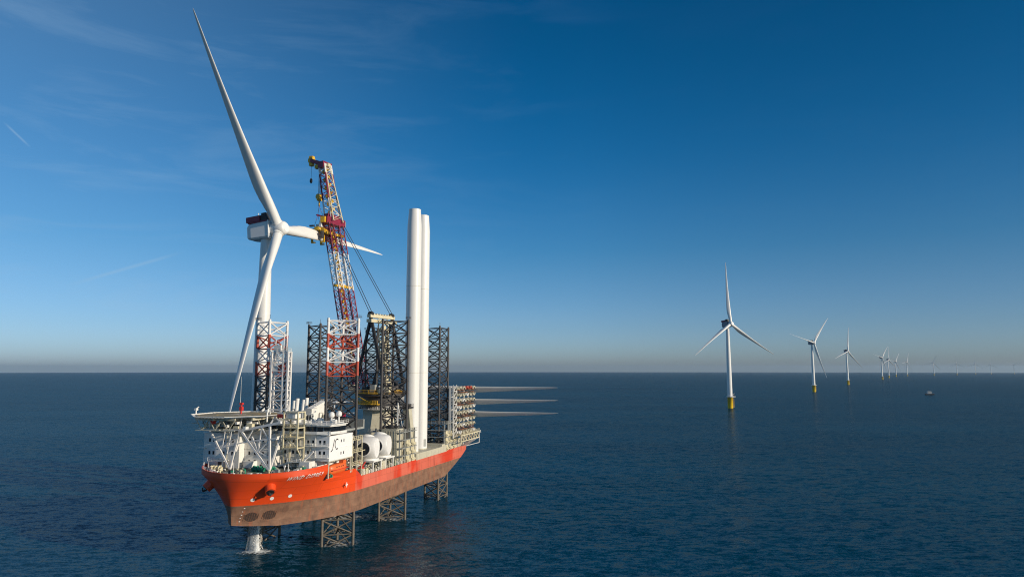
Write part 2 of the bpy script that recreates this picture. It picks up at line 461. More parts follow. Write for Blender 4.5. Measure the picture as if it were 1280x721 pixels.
def make_turbine(hub_h=131.0, near=False):
    t = empty('wind_turbine')
    T0 = 18.0
    bod = MB(); bod.lathe([(3.75, T0), (3.75, T0 + 1), (3.65, 45), (3.2, 85), (2.55, hub_h - 6.0), (2.6, hub_h - 4.6)], 32)
    for z in (45, 85):
        r = 3.65 if z == 45 else 3.2
        bod.lathe([(r + 0.02, z - 0.12), (r + 0.05, z), (r + 0.02, z + 0.12)], 32)
    tw = bod.build('tower', M['turbine_white'], t)
    dr = MB().box(1.5, 3.95, -0.6, 0.6, T0 + 0.6, T0 + 3.2).build('door', M['grey'], tw)
    tp = MB(); tp.lathe([(4.0, -6), (4.0, 16.4), (4.15, 16.4), (4.15, 17.2)], 32)
    for s in (-1, 1):
        tp.tube((s * 0.8 + 4.0, -3.3, 1), (s * 0.8 + 4.0, -3.3, 15.5), 0.18, n=6)
    tpo = tp.build('transition_piece', M['tp_yellow'], t)
    pf = MB(); pf.cur = 0
    pf.lathe([(4.16, 17.2), (6.2, 17.2), (6.2, 17.6), (3.9, 17.6)], 24, smooth=False)
    pf.box(4.0, 9.4, -2.6, 2.6, 17.25, 17.7)
    pf.rail([(9.2, -2.5, 17.7), (9.2, 2.5, 17.7)], 1.2, 0.08)
    pf.rail([(6.1 * math.cos(a), 6.1 * math.sin(a), 17.6) for a in [2 * PI * i / 16 for i in range(17)]], 1.2, 0.07)
    pf.tube((8.3, 1.6, 17.7), (8.3, 1.6, 21.2), 0.25, n=6); pf.tube((8.3, 1.6, 21.2), (10.6, 0.4, 22.4), 0.2, n=6)
    pf.build('platform', M['white'], t)
    ld = MB()
    for y in (-0.35, 0.35):
        ld.tube((4.6, y, 0.5), (4.6, y, 17.2), 0.09, n=5)
    for i in range(24):
        ld.tube((4.6, -0.35, 1 + i * 0.68), (4.6, 0.35, 1 + i * 0.68), 0.05, n=4)
    ld.build('ladder', M['tp_yellow'], t)
    tilt = R(6)
    H = Vector((0, -7.2, hub_h))
    Mh = Matrix.Translation(H) @ Matrix.Rotation(-tilt, 4, 'X')
    # nacelle: rear house, flange and the slimmer generator drum in front
    nb = MB()
    pr = [(-3.9, -3.4), (-3.2, -4.3), (3.2, -4.3), (3.9, -3.4), (3.9, 3.2), (3.4, 3.9), (-3.4, 3.9), (-3.9, 3.2)]
    ys = [(3.6, 1.0), (4.3, 1.02), (4.3, 1.0), (13.5, 0.98), (15.4, 0.88), (16.2, 0.74)]
    vs = []
    for y, k in ys:
        for px, pz in pr:
            vs.append((px * k, y, pz * k if pz > 0 else pz * (k if y < 13.5 else k * 0.9)))
    q = len(pr)
    fs = [(j * q + i, j * q + (i + 1) % q, (j + 1) * q + (i + 1) % q, (j + 1) * q + i) for j in range(len(ys) - 1) for i in range(q)]
    fs += [tuple(range(q)), tuple(range(len(vs) - 1, len(vs) - 1 - q, -1))]
    nb.add(vs, fs)
    nc = nb.build('nacelle', M['turbine_white'] if near else M['navy'], t); nc.matrix_local = Mh  # far nacelles get their shaded look from darker paint, near one stays white
    fl = MB(); fl.box(-4.1, 4.1, 3.3, 3.75, -4.5, 4.1)
    fl.build('flange', M['turbine_white'] if near else M['navy'], nc)
    g = MB(); g.lathe([(3.0, -1.2), (3.35, 0.0), (3.35, 3.5)], 32, 'Y'); g.build('generator', M['turbine_white'] if near else M['navy'], nc)
    tb = MB(); tb.box(-3.6, 3.6, 4.6, 15.0, 3.92, 4.5)
    tb.build('roof_panel', M['crimson'] if near else M['navy'], nc)
    cl = MB(); cl.box(-3.4, 3.4, 4.9, 7.4, 4.5, 8.2); cl.box(-3.0, 3.0, 7.4, 8.2, 4.6, 7.4)
    cl.build('cooler', M['black'], nc)
    hp = MB()
    hp.box(-3.6, 3.6, 8.3, 16.0, 4.7, 5.0); hp.box(-3.6, 3.6, 15.85, 15.95, 5.0, 7.3); hp.box(-3.6, 3.6, 8.3, 8.42, 5.0, 7.3)
    for k in range(9):
        hp.box(-3.6 + k * 0.9, -3.5 + k * 0.9, 8.3, 8.4, 5, 6.9); hp.box(-3.6 + k * 0.9, -3.5 + k * 0.9, 15.9, 16.0, 5, 6.9)
    for s in (-3.6, 3.5):
        hp.box(s, s + 0.1, 8.3, 16.0, 5.0, 7.3)
    hp.build('hoist_platform', M['crimson'], nc)
    if near:
        an = MB(); an.tube((-2, 10, 5), (-2, 10, 8.6), 0.12, n=5); an.tube((2, 13, 5), (2, 13, 8.0), 0.1, n=5); an.cbox((-2, 10, 8.7), (0.7, 0.3, 0.3)); an.cbox((0.5, 12, 5.5), (1.6, 1.8, 1.2))
        an.build('mast', M['white'], nc)
    hb = MB(); hb.lathe([(2.1, -3.75), (2.35, -3.7), (3.1, -2.9), (3.5, -1.4), (3.6, 0.2), (3.35, 2.0), (3.1, 2.6), (3.0, 3.3)], 36, 'Y')
    for k in range(3):
        a = 2 * PI * k / 3
        d = Vector((math.sin(a), 0, math.cos(a)))
        hb.tube(d * 1.5, d * 3.55, 2.6, 2.5, 28)
    ho = hb.build('hub', M['turbine_white'], t); ho.matrix_local = Mh
    MB().lathe([(2.05, -3.78), (2.05, -3.86)], 32, 'Y').build('nose_plate', M['plate'], ho)
    bl = []
    b0 = blade_mesh().build('blade', M['turbine_white'], t)
    rings = MB().lathe([(2.33, 3.0), (2.36, 3.0), (2.36, 3.35), (2.33, 3.35)], 28).build('root_band', M['grey'], b0)
    bl.append(b0)
    for k in (1, 2):
        c = copy_tree(b0, t); bl.append(c)
    for o in list(t.children):
        pass
    t['__hub'] = 1
    del t['__hub']
    return t, ho, bl, Mh


def set_rotor(root, Mh, az, pitch=(0, 0, 0)):
    hub = [c for c in root.children if c.name.split('.')[0] == 'hub'][0]
    hub.matrix_local = Mh @ Matrix.Rotation(az, 4, 'Y')
    bl = [c for c in root.children if c.name.split('.')[0] == 'blade']
    for k, b in enumerate(bl):
        b.matrix_local = Mh @ Matrix.Rotation(az + 2 * PI * k / 3, 4, 'Y') @ Matrix.Rotation(pitch[k], 4, 'Z')


def place_hub(root, hx, hy, yaw, extra=7.2):
    """put the root so that the hub centre stands at (hx, hy)"""
    ax = Vector((math.sin(yaw), -math.cos(yaw)))
    x, y = hx - ax.x * extra, hy - ax.y * extra
    root.location = (x, y, drop(x, y)); root.rotation_euler = (0, 0, yaw)


near, _, _, MhN = make_turbine(126.3, near=True)
set_rotor(near, MhN, R(-33.6), (0, R(78), 0))
place_hub(near, -110.5, 319.0, R(72))
tag(near, 'white wind turbine beside the red ship, its third blade just being fitted by the crane', 'wind turbine', 'wind turbines of the wind farm')

far0, _, _, MhF = make_turbine(131.0)
FAR = [
    (341.4, 1072, 29, 0, 'large white wind turbine on a yellow foundation, nearest of the row right of the ship'),
    (809, 1843, 29, 43.9, 'second white wind turbine of the row, one blade pointing down to the right'),
    (1319, 2703, 30, 12.7, 'third white wind turbine of the row, with one blade straight up'),
    (2240, 4150, 30, 44, 'white wind turbine leading the tight bunch of far ones, blade pointing up right'),
    (2742, 4994, 30, 10, 'distant wind turbine in the middle of the tight bunch, one blade upright'),
    (3300, 5900, 28, 38, 'distant wind turbine at the right of the tight bunch of three'),
    (3754, 6520, 30, 25, 'distant lone wind turbine just right of the bunch, above left of the small boat'),
    (4460, 7270, -30, 20, 'faint far wind turbine directly above the small boat'),
    (5150, 7960, -35, 0, 'faint far wind turbine, first to the right of the one above the boat'),
    (5830, 8650, -38, 5, 'faint far wind turbine near the horizon, second from the right of its line but one'),
    (6500, 9330, -35, 0, 'faint far wind turbine, last but one before the right edge of the photo'),
    (7540, 10320, -30, 60, 'faintest wind turbine on the horizon at the right edge of the photo'),
]
FAR[9] = FAR[9][:4] + ('faint far wind turbine, third from the right edge of the photo',)
for i, (x, y, yaw, az, lab) in enumerate(FAR):
    o = far0 if i == 0 else copy_tree(far0)
    set_rotor(o, MhF, R(az), (R(48), R(-42), R(-35)))
    place_hub(o, x + 2.5 * y / 1072 if i < 3 else x, y, R(yaw))
    tag(o, lab, 'wind turbine', 'wind turbines of the wind farm')

# ------------------------------------------------------------------ the ship
FWD = Vector((-0.284, -0.959, 0)).normalized()
SHIP_RZ = math.atan2(FWD.y, FWD.x)
SO = Vector((-63.3, 289.6, 0))
SHIP_M = Matrix.Translation(SO) @ Matrix.Rotation(SHIP_RZ, 4, 'Z')
ship = empty('jack_up_ship', SO, SHIP_RZ)
tag(ship, 'orange red jack-up installation ship standing on lattice legs above the sea, with helideck and crane', 'ship')


def aboard(name, x, y, z, rz=0.0):
    """a thing of its own standing on the ship, given in ship coordinates"""
    p = SHIP_M @ Vector((x, y, z))
    return empty(name, p, SHIP_RZ + rz)


def to_ship(p):
    return SHIP_M.inverted() @ Vector(p)


# ---- hull form
def z_top(x):
    if x >= 59.5: return 29.5 - 1.1 * ((x - 59.5) / 20.5)
    if x >= 42.5: return 25.9
    if x >= 38.5: return 23.1 + (x - 38.5) / 4 * 2.8
    return 22.8 - 0.2 * (38.5 - x) / 108


def z_bot(x):
    if x > 70: return 11.6 + 1.0 * ((x - 70) / 9) ** 1.5
    if x > -39: return 11.3
    u = (-39 - x) / 30.4
    return 11.3 + 9.2 * (u ** 1.12)


def stem(z):
    return 78.0 + max(0, min(1, (z - 13) / 15)) * 2.0


def half(x, z):
    """half breadth of the hull at ship x and height z"""
    zk = min(z, z_top(max(x, 60)) - 1.75)
    t = max(0.0, min(1.0, (zk - 12.0) / 15.0))
    xs = stem(zk)
    if x >= xs: return 0.0
    yt = 22.0
    if x > 55: yt = 22.0 * (1 - ((x - 55) / (xs - 55)) ** 2.2) ** (1 / 2.2)
    yb = 22.0
    if x > 36: yb = 22.0 * (1 - ((x - 36) / (xs - 36)) ** 2.0) ** 1.0
    k = t ** 1.95
    y = yb + (yt - yb) * k
    if x < -60: y -= 0.6 * ((-60 - x) / 9.4) ** 2
    return max(0.0, y)


def hull_mat():
    m = bpy.data.materials.new('hull_paint'); m.use_nodes = True
    t = m.node_tree; b = t.nodes['Principled BSDF']; b.inputs['Roughness'].default_value = 0.42
    n_ = t.nodes.new; l_ = t.links.new
    tcd = n_('ShaderNodeTexCoord'); sp = n_('ShaderNodeSeparateXYZ'); l_(tcd.outputs['Object'], sp.inputs[0])

    def noise(scale, vec=(1, 1, 1), detail=6, rough=0.65):
        mp_ = n_('ShaderNodeMapping'); mp_.inputs['Scale'].default_value = vec; l_(tcd.outputs['Object'], mp_.inputs['Vector'])
        q = n_('ShaderNodeTexNoise'); q.inputs['Scale'].default_value = scale; q.inputs['Detail'].default_value = detail; q.inputs['Roughness'].default_value = rough
        l_(mp_.outputs[0], q.inputs['Vector']); return q.outputs['Fac']

    def rng(v, a, b_, c=0.0, d=1.0):
        q = n_('ShaderNodeMapRange'); q.inputs['From Min'].default_value = a; q.inputs['From Max'].default_value = b_; q.inputs['To Min'].default_value = c; q.inputs['To Max'].default_value = d
        l_(v, q.inputs['Value']); return q.outputs[0]

    def mixc(f, a, b_, op='MIX'):
        q = n_('ShaderNodeMix'); q.data_type = 'RGBA'; q.blend_type = op
        for s_, v in (('Factor', f), ('A', a), ('B', b_)):
            if isinstance(v, tuple): q.inputs[s_].default_value = (*v, 1)
            elif isinstance(v, (int, float)): q.inputs[s_].default_value = v
            else: l_(v, q.inputs[s_])
        return q.outputs['Result']

    def mth(op, a, b_):
        q = n_('ShaderNodeMath'); q.operation = op
        for i, v in enumerate((a, b_)):
            if isinstance(v, (int, float)): q.inputs[i].default_value = v
            else: l_(v, q.inputs[i])
        return q.outputs[0]
    # fresh orange forward; faded pinkish panels with rusty fender marks aft
    fresh = mixc(noise(0.15), (0.80, 0.080, 0.010), (0.72, 0.062, 0.010))
    panel = noise(0.09, (1, 1, 0.35), 3, 0.5)
    faded = mixc(rng(panel, 0.50, 0.60), (0.68, 0.15, 0.09), (0.66, 0.055, 0.018))
    scr = rng(noise(0.9, (1, 1, 0.07)), 0.57, 0.66, 0, 0.8)
    faded = mixc(scr, faded, (0.30, 0.05, 0.03))
    aft = rng(mth('ADD', sp.outputs['X'], mth('MULTIPLY', noise(0.3), 0.6)), 42.0, 42.3, 1, 0)
    low = rng(sp.outputs['Z'], 25.7, 25.8, 1, 0)
    top = mixc(mth('MULTIPLY', aft, low), fresh, faded)
    # old antifouling below: brown, blotched, with runs
    bro = mixc(rng(noise(0.35), 0.35, 0.65), (0.150, 0.076, 0.046), (0.265, 0.142, 0.085))
    bro = mixc(rng(noise(1.0, (0.9, 0.9, 0.07)), 0.53, 0.66, 0, 0.7), bro, (0.32, 0.10, 0.045))
    bro = mixc(rng(noise(2.2, (1, 1, 0.25)), 0.64, 0.72, 0, 0.5), bro, (0.42, 0.36, 0.28))
    bro = mixc(rng(noise(0.5, (0.25, 0.25, 2.0)), 0.60, 0.72, 0, 0.4), bro, (0.11, 0.085, 0.06))
    cb = n_('ShaderNodeCombineXYZ'); l_(sp.outputs['X'], cb.inputs['X']); l_(sp.outputs['Z'], cb.inputs['Y'])
    bk = n_('ShaderNodeTexBrick'); bk.inputs['Scale'].default_value = 1.0; bk.inputs['Brick Width'].default_value = 9.0; bk.inputs['Row Height'].default_value = 2.6; bk.inputs['Mortar Size'].default_value = 0.07; bk.inputs['Mortar Smooth'].default_value = 0.6
    bk.inputs['Color1'].default_value = (1, 1, 1, 1); bk.inputs['Color2'].default_value = (0.90, 0.90, 0.90, 1); bk.inputs['Mortar'].default_value = (0.66, 0.66, 0.66, 1)
    l_(cb.outputs[0], bk.inputs['Vector'])
    top = mixc(1.0, top, bk.outputs['Color'], 'MULTIPLY'); bro = mixc(1.0, bro, bk.outputs['Color'], 'MULTIPLY')
    bro = mixc(rng(noise(0.6, (1.2, 1.2, 0.5), 8, 0.8), 0.60, 0.70, 0, 0.6), bro, (0.075, 0.06, 0.045))
    edge = mth('ADD', sp.outputs['Z'], mth('ADD', rng(sp.outputs['X'], -60, 80, 1.3, 0.0), mth('MULTIPLY', noise(0.8), 0.25)))
    f = rng(edge, 18.70, 18.78)
    l_(mixc(f, bro, top), b.inputs['Base Color'])
    rr = rng(f, 0, 1, 0.75, 0.40); l_(rr, b.inputs['Roughness'])
    return m


M['hull'] = hull_mat()


def make_hull():
    us = []
    xs_ = [-69.4, -66, -62, -58, -54, -50, -46, -42, -39, -35, -25, -15, -5, 5, 15, 25, 33, 38.49, 38.5, 40.5, 42.49, 42.5, 46, 50, 54, 57, 59.49, 59.5, 61, 63, 65, 67, 69, 71, 72.5, 74, 75.2, 76.3, 77.2, 78.0, 78.7, 79.2, 79.6, 79.85, 80.0]
    J = 16
    mb = MB()
    for side in (1, -1):
        vs = []
        for x in xs_:
            zt = z_top(x); zb = z_bot(x)
            hs = [0, .05, .12, .2, .28, .36, .44, .52, .6, .68, .76, .84, .9]
            zz = [zb + (zt - 1.8 - zb) * h / 0.9 for h in hs] + [zt - 1.7, zt - 0.8, zt]
            for z in zz:
                xx = x
                if x > 59.5:
                    s_ = stem(min(z, zt - 1.75)); xx = 59.5 + (x - 59.5) * (s_ - 59.5) / 20.5
                # sharper lower corner: small bilge radius
                y = half(xx, z)
                if x >= 80: y = 0
                vs.append((xx, side * y, z))
        K = 16
        fs = [(i * K + j, (i + 1) * K + j, (i + 1) * K + j + 1, i * K + j + 1) for i in range(len(xs_) - 1) for j in range(K - 1)]
        mb.add(vs, fs, True)
        if side == 1: port = vs
        else: star = vs
    K = 16
    # bottom and transom
    for i in range(len(xs_) - 1):
        mb.add([port[i * K], port[(i + 1) * K], star[(i + 1) * K], star[i * K]], [(0, 1, 2, 3)])
    mb.add([port[j] for j in range(K)] + [star[j] for j in range(K - 1, -1, -1)], [tuple(range(2 * K))])
    # bulwark inner face and cap
    for side in (1, -1):
        for i in range(len(xs_) - 1):
            x0, x1 = xs_[i], xs_[i + 1]
            if x1 - x0 < 0.02: continue
            a = (port if side == 1 else star)[i * K + K - 1]; b = (port if side == 1 else star)[(i + 1) * K + K - 1]

            def inn(p):
                k = max(0.0, abs(p[1]) - 0.35)
                return (p[0] - (0.35 if p[0] > 70 else 0), side * k, p[2])
            ia, ib = inn(a), inn(b)
            mb.add([a, b, ib, ia], [(0, 1, 2, 3)])
            d = 1.5 if x0 >= 42.4 else 0.5
            mb.add([ia, ib, (ib[0], ib[1], ib[2] - d), (ia[0], ia[1], ia[2] - d)], [(0, 1, 2, 3)])
    o = mb.build('hull', M['hull'], ship)
    me = o.data
    bm = bmesh.new(); bm.from_mesh(me)
    bmesh.ops.remove_doubles(bm, verts=bm.verts, dist=0.002)
    bmesh.ops.recalc_face_normals(bm, faces=bm.faces)
    bm.to_mesh(me); bm.free()
    me.set_sharp_from_angle(angle=R(28))
    # decks
    dk = MB()
    for x0, x1, dz in ((-69.2, 38.5, 0.55), (38.5, 59.5, 1.0), (59.5, 79.6, 1.35)):
        n = 24
        for i in range(n):
            a = x0 + (x1 - x0) * i / n; b = x0 + (x1 - x0) * (i + 1) / n
            za = z_top(a + .001) - dz; zb_ = z_top(b - .001) - dz
            if x0 == 38.5: za = zb_ = 24.9
            ya = half(a, z_top(a) - 0.5) - 0.2; yb = half(b, z_top(b) - 0.5) - 0.2
            if b > 79: yb = 0.3
            dk.add([(a, -ya, za), (b, -yb, zb_), (b, yb, zb_), (a, ya, za)], [(0, 1, 2, 3)])
    dk.box(38.3, 38.7, -21.6, 21.6, 22.3, 24.9); dk.box(59.3, 59.6, -21.6, 21.6, 24.95, 28.1)
    dk.build('deck', M['deck'], ship)
    return o


hull = make_hull()


def hull_n(x, z, side=1):
    e = 0.05
    p = Vector((x, side * half(x, z), z))
    px = Vector((x - 0.3, side * half(x - 0.3, z), z)); pz = Vector((x, side * half(x, z - 0.3), z - 0.3))
    n = (p - px).cross(p - pz).normalized()
    if n.y * side < 0: n = -n
    return p, n


# ---- marks and openings on the hull (sub-parts)
def disc_on_hull(name, x, z, r, m, side=1, thick=0.06, wide=1.0, n=24):
    p, nn = hull_n(x, z, side)
    up = Vector((0, 0, 1)); tx = up.cross(nn).normalized(); ty = nn.cross(tx).normalized()
    pts = []
    for i in range(n):
        a = 2 * PI * i / n
        q = p + tx * (r * wide * math.cos(a)) + ty * (r * math.sin(a))
        yy = half(q.x, q.z)
        pts.append(Vector((q.x, side * yy, q.z)))
    c = p + nn * thick
    vs = [q + nn * thick for q in pts] + [q - nn * 0.3 for q in pts] + [c]
    fs = [(i, (i + 1) % n, n + (i + 1) % n, n + i) for i in range(n)] + [(i, (i + 1) % n, 2 * n) for i in range(n)]
    mb = MB(); mb.add(vs, fs)
    return mb.build(name, m, hull)


for x, z in ((76.0, 20.3), (72.0, 20.3), (67.6, 20.5)):
    disc_on_hull('draught_mark', x, z, 0.62, M['letter'])
for x, z in ((74.4, 14.9), (70.4, 15.0)):
    th = disc_on_hull('bow_thruster', x, z, 1.45, M['thruster'], thick=0.05, wide=1.35, n=32)
    g = MB()
    for k in range(-3, 4):
        p, nn = hull_n(x + k * 0.5, z)
        hgt = 1.45 * math.sqrt(max(0, 1 - (k / 4.2) ** 2))
        p2, n2 = hull_n(x + k * 0.5, z + hgt); p3, n3 = hull_n(x + k * 0.5, z - hgt)
        g.beam(p3 + n3 * 0.06, p2 + n2 * 0.06, 0.09)
    g.build('grille', M['black'], th) if False else tag(g.build('thruster_grille', M['rust'], hull))
# white cross mark amidships
cx = MB()
for dx, dz, wx, wz in ((0, 0, 1.5, 0.35), (0, 0, 0.35, 1.6)):
    cx.box(48.3 - wx / 2, 48.3 + wx / 2, 21.98, 22.06 + (0.01 if wx > 1 else 0), 21.3 - wz / 2, 21.3 + wz / 2)
cx.build('cross_mark', M['letter'], hull)


for k in range(5):
    p, nn = hull_n(76.6, 13.8 + k * 1.0)
    tk = MB(); tx = Vector((0, 0, 1)).cross(nn).normalized()
    tk.beam(p + nn * 0.03 - tx * 0.12, p + nn * 0.03 + tx * (0.12 if k % 2 else 0.28), 0.1, 0.16)
    tk.build('draught_mark', M['letter'], hull)


def bolster(side):
    x, z = 74.8, 24.3
    p, nn = hull_n(x, z, side)
    d = (nn + Vector((0.1, 0, -0.35))).normalized()
    mb = MB()
    a = p - nn * 1.5
    mb.tube(a, p + d * 1.9, 1.75, 1.5, 20)
    o = mb.build('anchor_bolster', M['hull'], hull)
    MB().tube(p + d * 1.85, p + d * 2.0, 1.15, 1.15, 20).build('hawse_opening', M['black'], hull)  # solid black disc: darkness of the hawse hole painted on
    an = MB()
    q = p + d * 2.3
    an.tube(q, q + Vector((0, 0, -0.2)) + d * 0.6, 0.3, n=8)
    e = q + d * 0.2
    an.beam(e + Vector((-0.8, 0, -0.2)), e + Vector((0.8, 0, -0.2)), 0.4)
    for s in (-1, 1):
        an.beam(e + Vector((s * 0.75, 0, -0.2)), e + Vector((s * 0.9, 0, 0.8)), 0.3)
    an.build('anchor', M['black'], hull)


bolster(1); bolster(-1)


def hull_text(txt, x0, z0, x1, z1, hgt, m, parent):
    """letters lying on the port bow from (x0,z0) forward end to (x1,z1) aft end"""
    cu = bpy.data.curves.new('text', 'FONT'); cu.body = txt; cu.size = 1.0; cu.resolution_u = 3
    cu.shear = 0.10; cu.offset = 0.004; cu.space_character = 1.22
    to = bpy.data.objects.new('text', cu); col.objects.link(to)
    bpy.context.view_layer.update()
    dg = bpy.context.evaluated_depsgraph_get()
    me = bpy.data.meshes.new_from_object(to.evaluated_get(dg))
    bpy.data.objects.remove(to)
    xs_ = [v.co.x for v in me.vertices]; w_ = max(xs_) - min(xs_); mn = min(xs_)
    mh = max(v.co.y for v in me.vertices)
    bm = bmesh.new(); bm.from_mesh(me)
    bmesh.ops.triangulate(bm, faces=bm.faces)
    bmesh.ops.subdivide_edges(bm, edges=[e for e in bm.edges if e.calc_length() > 0.35], cuts=1)
    bm.to_mesh(me); bm.free()
    # arc-length along hull
    K = 60; xs2 = [x0 + (x1 - x0) * i / K for i in range(K + 1)]
    acc = [0]
    for i in range(K):
        a, b = xs2[i], xs2[i + 1]
        acc.append(acc[-1] + math.hypot(a - b, half(a, z0) - half(b, z0)))
    for v in me.vertices:
        s_ = (v.co.x - mn) / w_ * acc[-1]
        i = min(K - 1, max(0, next((j for j in range(K) if acc[j + 1] >= s_), K - 1)))
        f = (s_ - acc[i]) / (acc[i + 1] - acc[i])
        x = xs2[i] + (xs2[i + 1] - xs2[i]) * f
        z = z0 + (z1 - z0) * s_ / acc[-1] + v.co.y / mh * hgt
        p, nn = hull_n(x, z)
        q = p + nn * 0.07
        v.co = q
    me.materials.append(m)
    o = bpy.data.objects.new('ship_name', me); col.objects.link(o); o.parent = parent
    return o


hull_text('WIND OSPREY', 72.9, 25.95, 61.8, 26.35, 1.2, M['letter'], hull)


# ---- legs
def make_leg(cx_, cy_, ztop, bands, orient, apex_ext=0.0):
    """three-chord lattice leg; bands = list of (z0, z1, material index)"""
    mb = MB()
    s = 10.4; r = s / math.sqrt(3)
    ang = (orient, orient + 120, orient + 240)
    ch = [(cx_ + r * math.cos(R(a)), cy_ + r * math.sin(R(a))) for a in ang]
    bay = 4.9

    def mi(z):
        for a, b, k in bands:
            if a <= z < b: return k
        return 3 if z < 14 else 0
    z = -4.5 + ((ztop - 0.2) % bay)
    z = ztop - math.floor((ztop + 6) / bay) * bay
    while z < ztop - 0.1:
        z1 = z + bay
        mb.cur = mi(z + bay / 2)
        for i in range(3):
            a = ch[i]; b = ch[(i + 1) % 3]
            mb.tube((a[0], a[1], z), (a[0], a[1], z1), 0.5, n=8, caps=False)
            # rack plates along the chord
            mb.tube((a[0], a[1], z1 - 0.25), (a[0], a[1], z1 + 0.25), 0.58, n=8)
            mb.tube((a[0], a[1], z + 0.1), (b[0], b[1], z1 - 0.1), 0.25, n=6, caps=False)
            mb.tube((b[0], b[1], z + 0.1), (a[0], a[1], z1 - 0.1), 0.25, n=6, caps=False)
            mb.tube((a[0], a[1], z), (b[0], b[1], z), 0.21, n=6, caps=False)
        ms = [((ch[i][0] + ch[(i + 1) % 3][0]) / 2, (ch[i][1] + ch[(i + 1) % 3][1]) / 2, z) for i in range(3)]
        for i in range(3):
            mb.tube(ms[i], ms[(i + 1) % 3], 0.11, n=5, caps=False)
        z = z1
    for i in range(3):
        a = ch[i]; b = ch[(i + 1) % 3]
        mb.tube((a[0], a[1], ztop), (b[0], b[1], ztop), 0.2, n=6, caps=False)
        mb.tube((a[0], a[1], ztop), (a[0], a[1], ztop + 0.9), 0.46, n=8)
    o = mb.build('leg', [M['dark_steel'], M['leg_white'], M['leg_red'], M['leg_wet']], ship)
    return o, ch


BANDS = [(72.3, 90, 1), (67.4, 72.3, 2), (62.5, 67.4, 1), (57.5, 62.5, 2)]
LEGS = [(41.4, 15, 77.2, BANDS, 91), (41.4, -15, 77.2, BANDS, 269), (0, 15, 79.8, [], 91), (4, -17.5, 78.2, [], 269), (-47, 15, 79.6, [], 269), (-45.5, -17, 78.6, [], 269)]
for L_ in LEGS:
    lo, ch = make_leg(*L_)
    zt = L_[2]
    tp = MB()
    tp.tube((ch[1][0], ch[1][1], zt + 0.9), (ch[1][0], ch[1][1], zt + 2.6), 0.09, n=5)
    tp.rail([(ch[0][0] - 0.8, ch[0][1] - 0.8, zt + 0.9), (ch[0][0] + 0.8, ch[0][1] - 0.8, zt + 0.9), (ch[0][0] + 0.8, ch[0][1] + 0.8, zt + 0.9), (ch[0][0] - 0.8, ch[0][1] + 0.8, zt + 0.9)], 1.0, 0.06, 1)
    tp.build('leg_top_rail', M['dark_steel'], lo)

# ---- jacking houses around the legs
def jack_tower(cx_, cy_, z0, tiers, m, faces=(1, -1)):
    """tiers of cream jacking units standing round a leg well"""
    mb = MB()
    for k in range(tiers):
        z = z0 + k * 3.1
        for sy in faces:
            for sx in (-4.6, 0, 4.6):
                x, y = cx_ + sx, cy_ + sy * 7.4
                mb.box(x - 1.7, x + 1.7, y - 0.9, y + 0.9, z + 0.5, z + 1.9)
                mb.tube((x - 0.8, y, z + 1.9), (x - 0.8, y, z + 2.7), 0.5, n=8); mb.tube((x + 0.8, y, z + 1.9), (x + 0.8, y, z + 2.7), 0.5, n=8)
    return mb.build('jacking_unit', m, ship)


for cx_, cy_ in ((-47, 15), (0, 15), (-47, -15), (0, -15)):
    fr = MB()
    for sx in (-7, -2.4, 2.4, 7):
        for sy in (-8.3, 8.3):
            fr.beam((cx_ + sx, cy_ + sy * 0.78, 22.3), (cx_ + sx, cy_ + sy * 0.78, 36), 0.5)
    for z in (25.5, 28.6, 31.7, 34.8):
        for sy in (-6.6, 6.6):
            fr.box(cx_ - 7.3, cx_ + 7.3, cy_ + sy - 1.0, cy_ + sy + 1.0, z, z + 0.22)
        for sx in (-6.8, 6.8):
            fr.box(cx_ + sx - 0.6, cx_ + sx + 0.6, cy_ - 5.6, cy_ + 5.6, z, z + 0.22)
    fr.rail([(cx_ - 7.2, cy_ + 7.5, 35.02), (cx_ + 7.2, cy_ + 7.5, 35.02)]); fr.rail([(cx_ + 7.2, cy_ - 7.5, 35.02), (cx_ + 7.2, cy_ + 7.5, 35.02)])
    fr.build('jack_house', M['grey'], ship)
    for k in range(3):
        for sx in (-4.6, 0, 4.6):
            if (cy_ < 0 and sx < 0) or (cx_ == 0 and sx > 0): continue
            x = cx_ + sx; z = 22.7 + k * 3.1; y = cy_ + 6.6
            ju = MB()
            ju.box(x - 1.6, x + 1.6, y - 0.8, y + 0.8, z + 0.1, z + 1.3)
            for q in (-0.85, 0.85):
                ju.tube((x + q, y, z + 1.3), (x + q, y, z + 2.75), 0.55, n=10)
            ju.tube((x - 1.3, y + 0.9, z + 0.7), (x + 1.3, y + 0.9, z + 0.7), 0.35, n=8)
            ju.build('jacking_unit', M['cream'], ship)
# solid jack house walls forward of the port middle leg
jw = MB(); jw.box(1.0, 7.4, 13.6, 20.2, 22.3, 36.2)
for k in range(5):
    jw.box(7.4, 7.48, 14.6 + k * 1.15, 14.75 + k * 1.15, 23, 35.5)
jwo = jw.build('machinery_house', M['beige'], ship)
MB().box(7.4, 7.52, 14.2, 15.6, 24.2, 26.6).build('door', M['grey'], jwo)
jw = MB()
for k in range(10):
    jw.cbox((random.uniform(1.5, 6.8), random.uniform(14, 19.5), 36.7 + random.uniform(0, .3)), (random.uniform(.6, 1.8), random.uniform(.6, 1.6), 1.0))
jw.rail([(1.2, 20.1, 36.2), (7.2, 20.1, 36.2), (7.2, 13.8, 36.2)], 1.1, 0.06)
jw.build('roof_equipment', M['dark_steel'], jwo)
mst = MB(); mst.tube((2, 18, 36.2), (2, 18, 46.5), 0.28, 0.2, 8); mst.beam((2, 18, 46.2), (0.5, 16.5, 36.2), 0.22); mst.beam((2, 18, 46.2), (0.5, 19.5, 36.2), 0.22)
mst.build('mast', M['white'], ship)
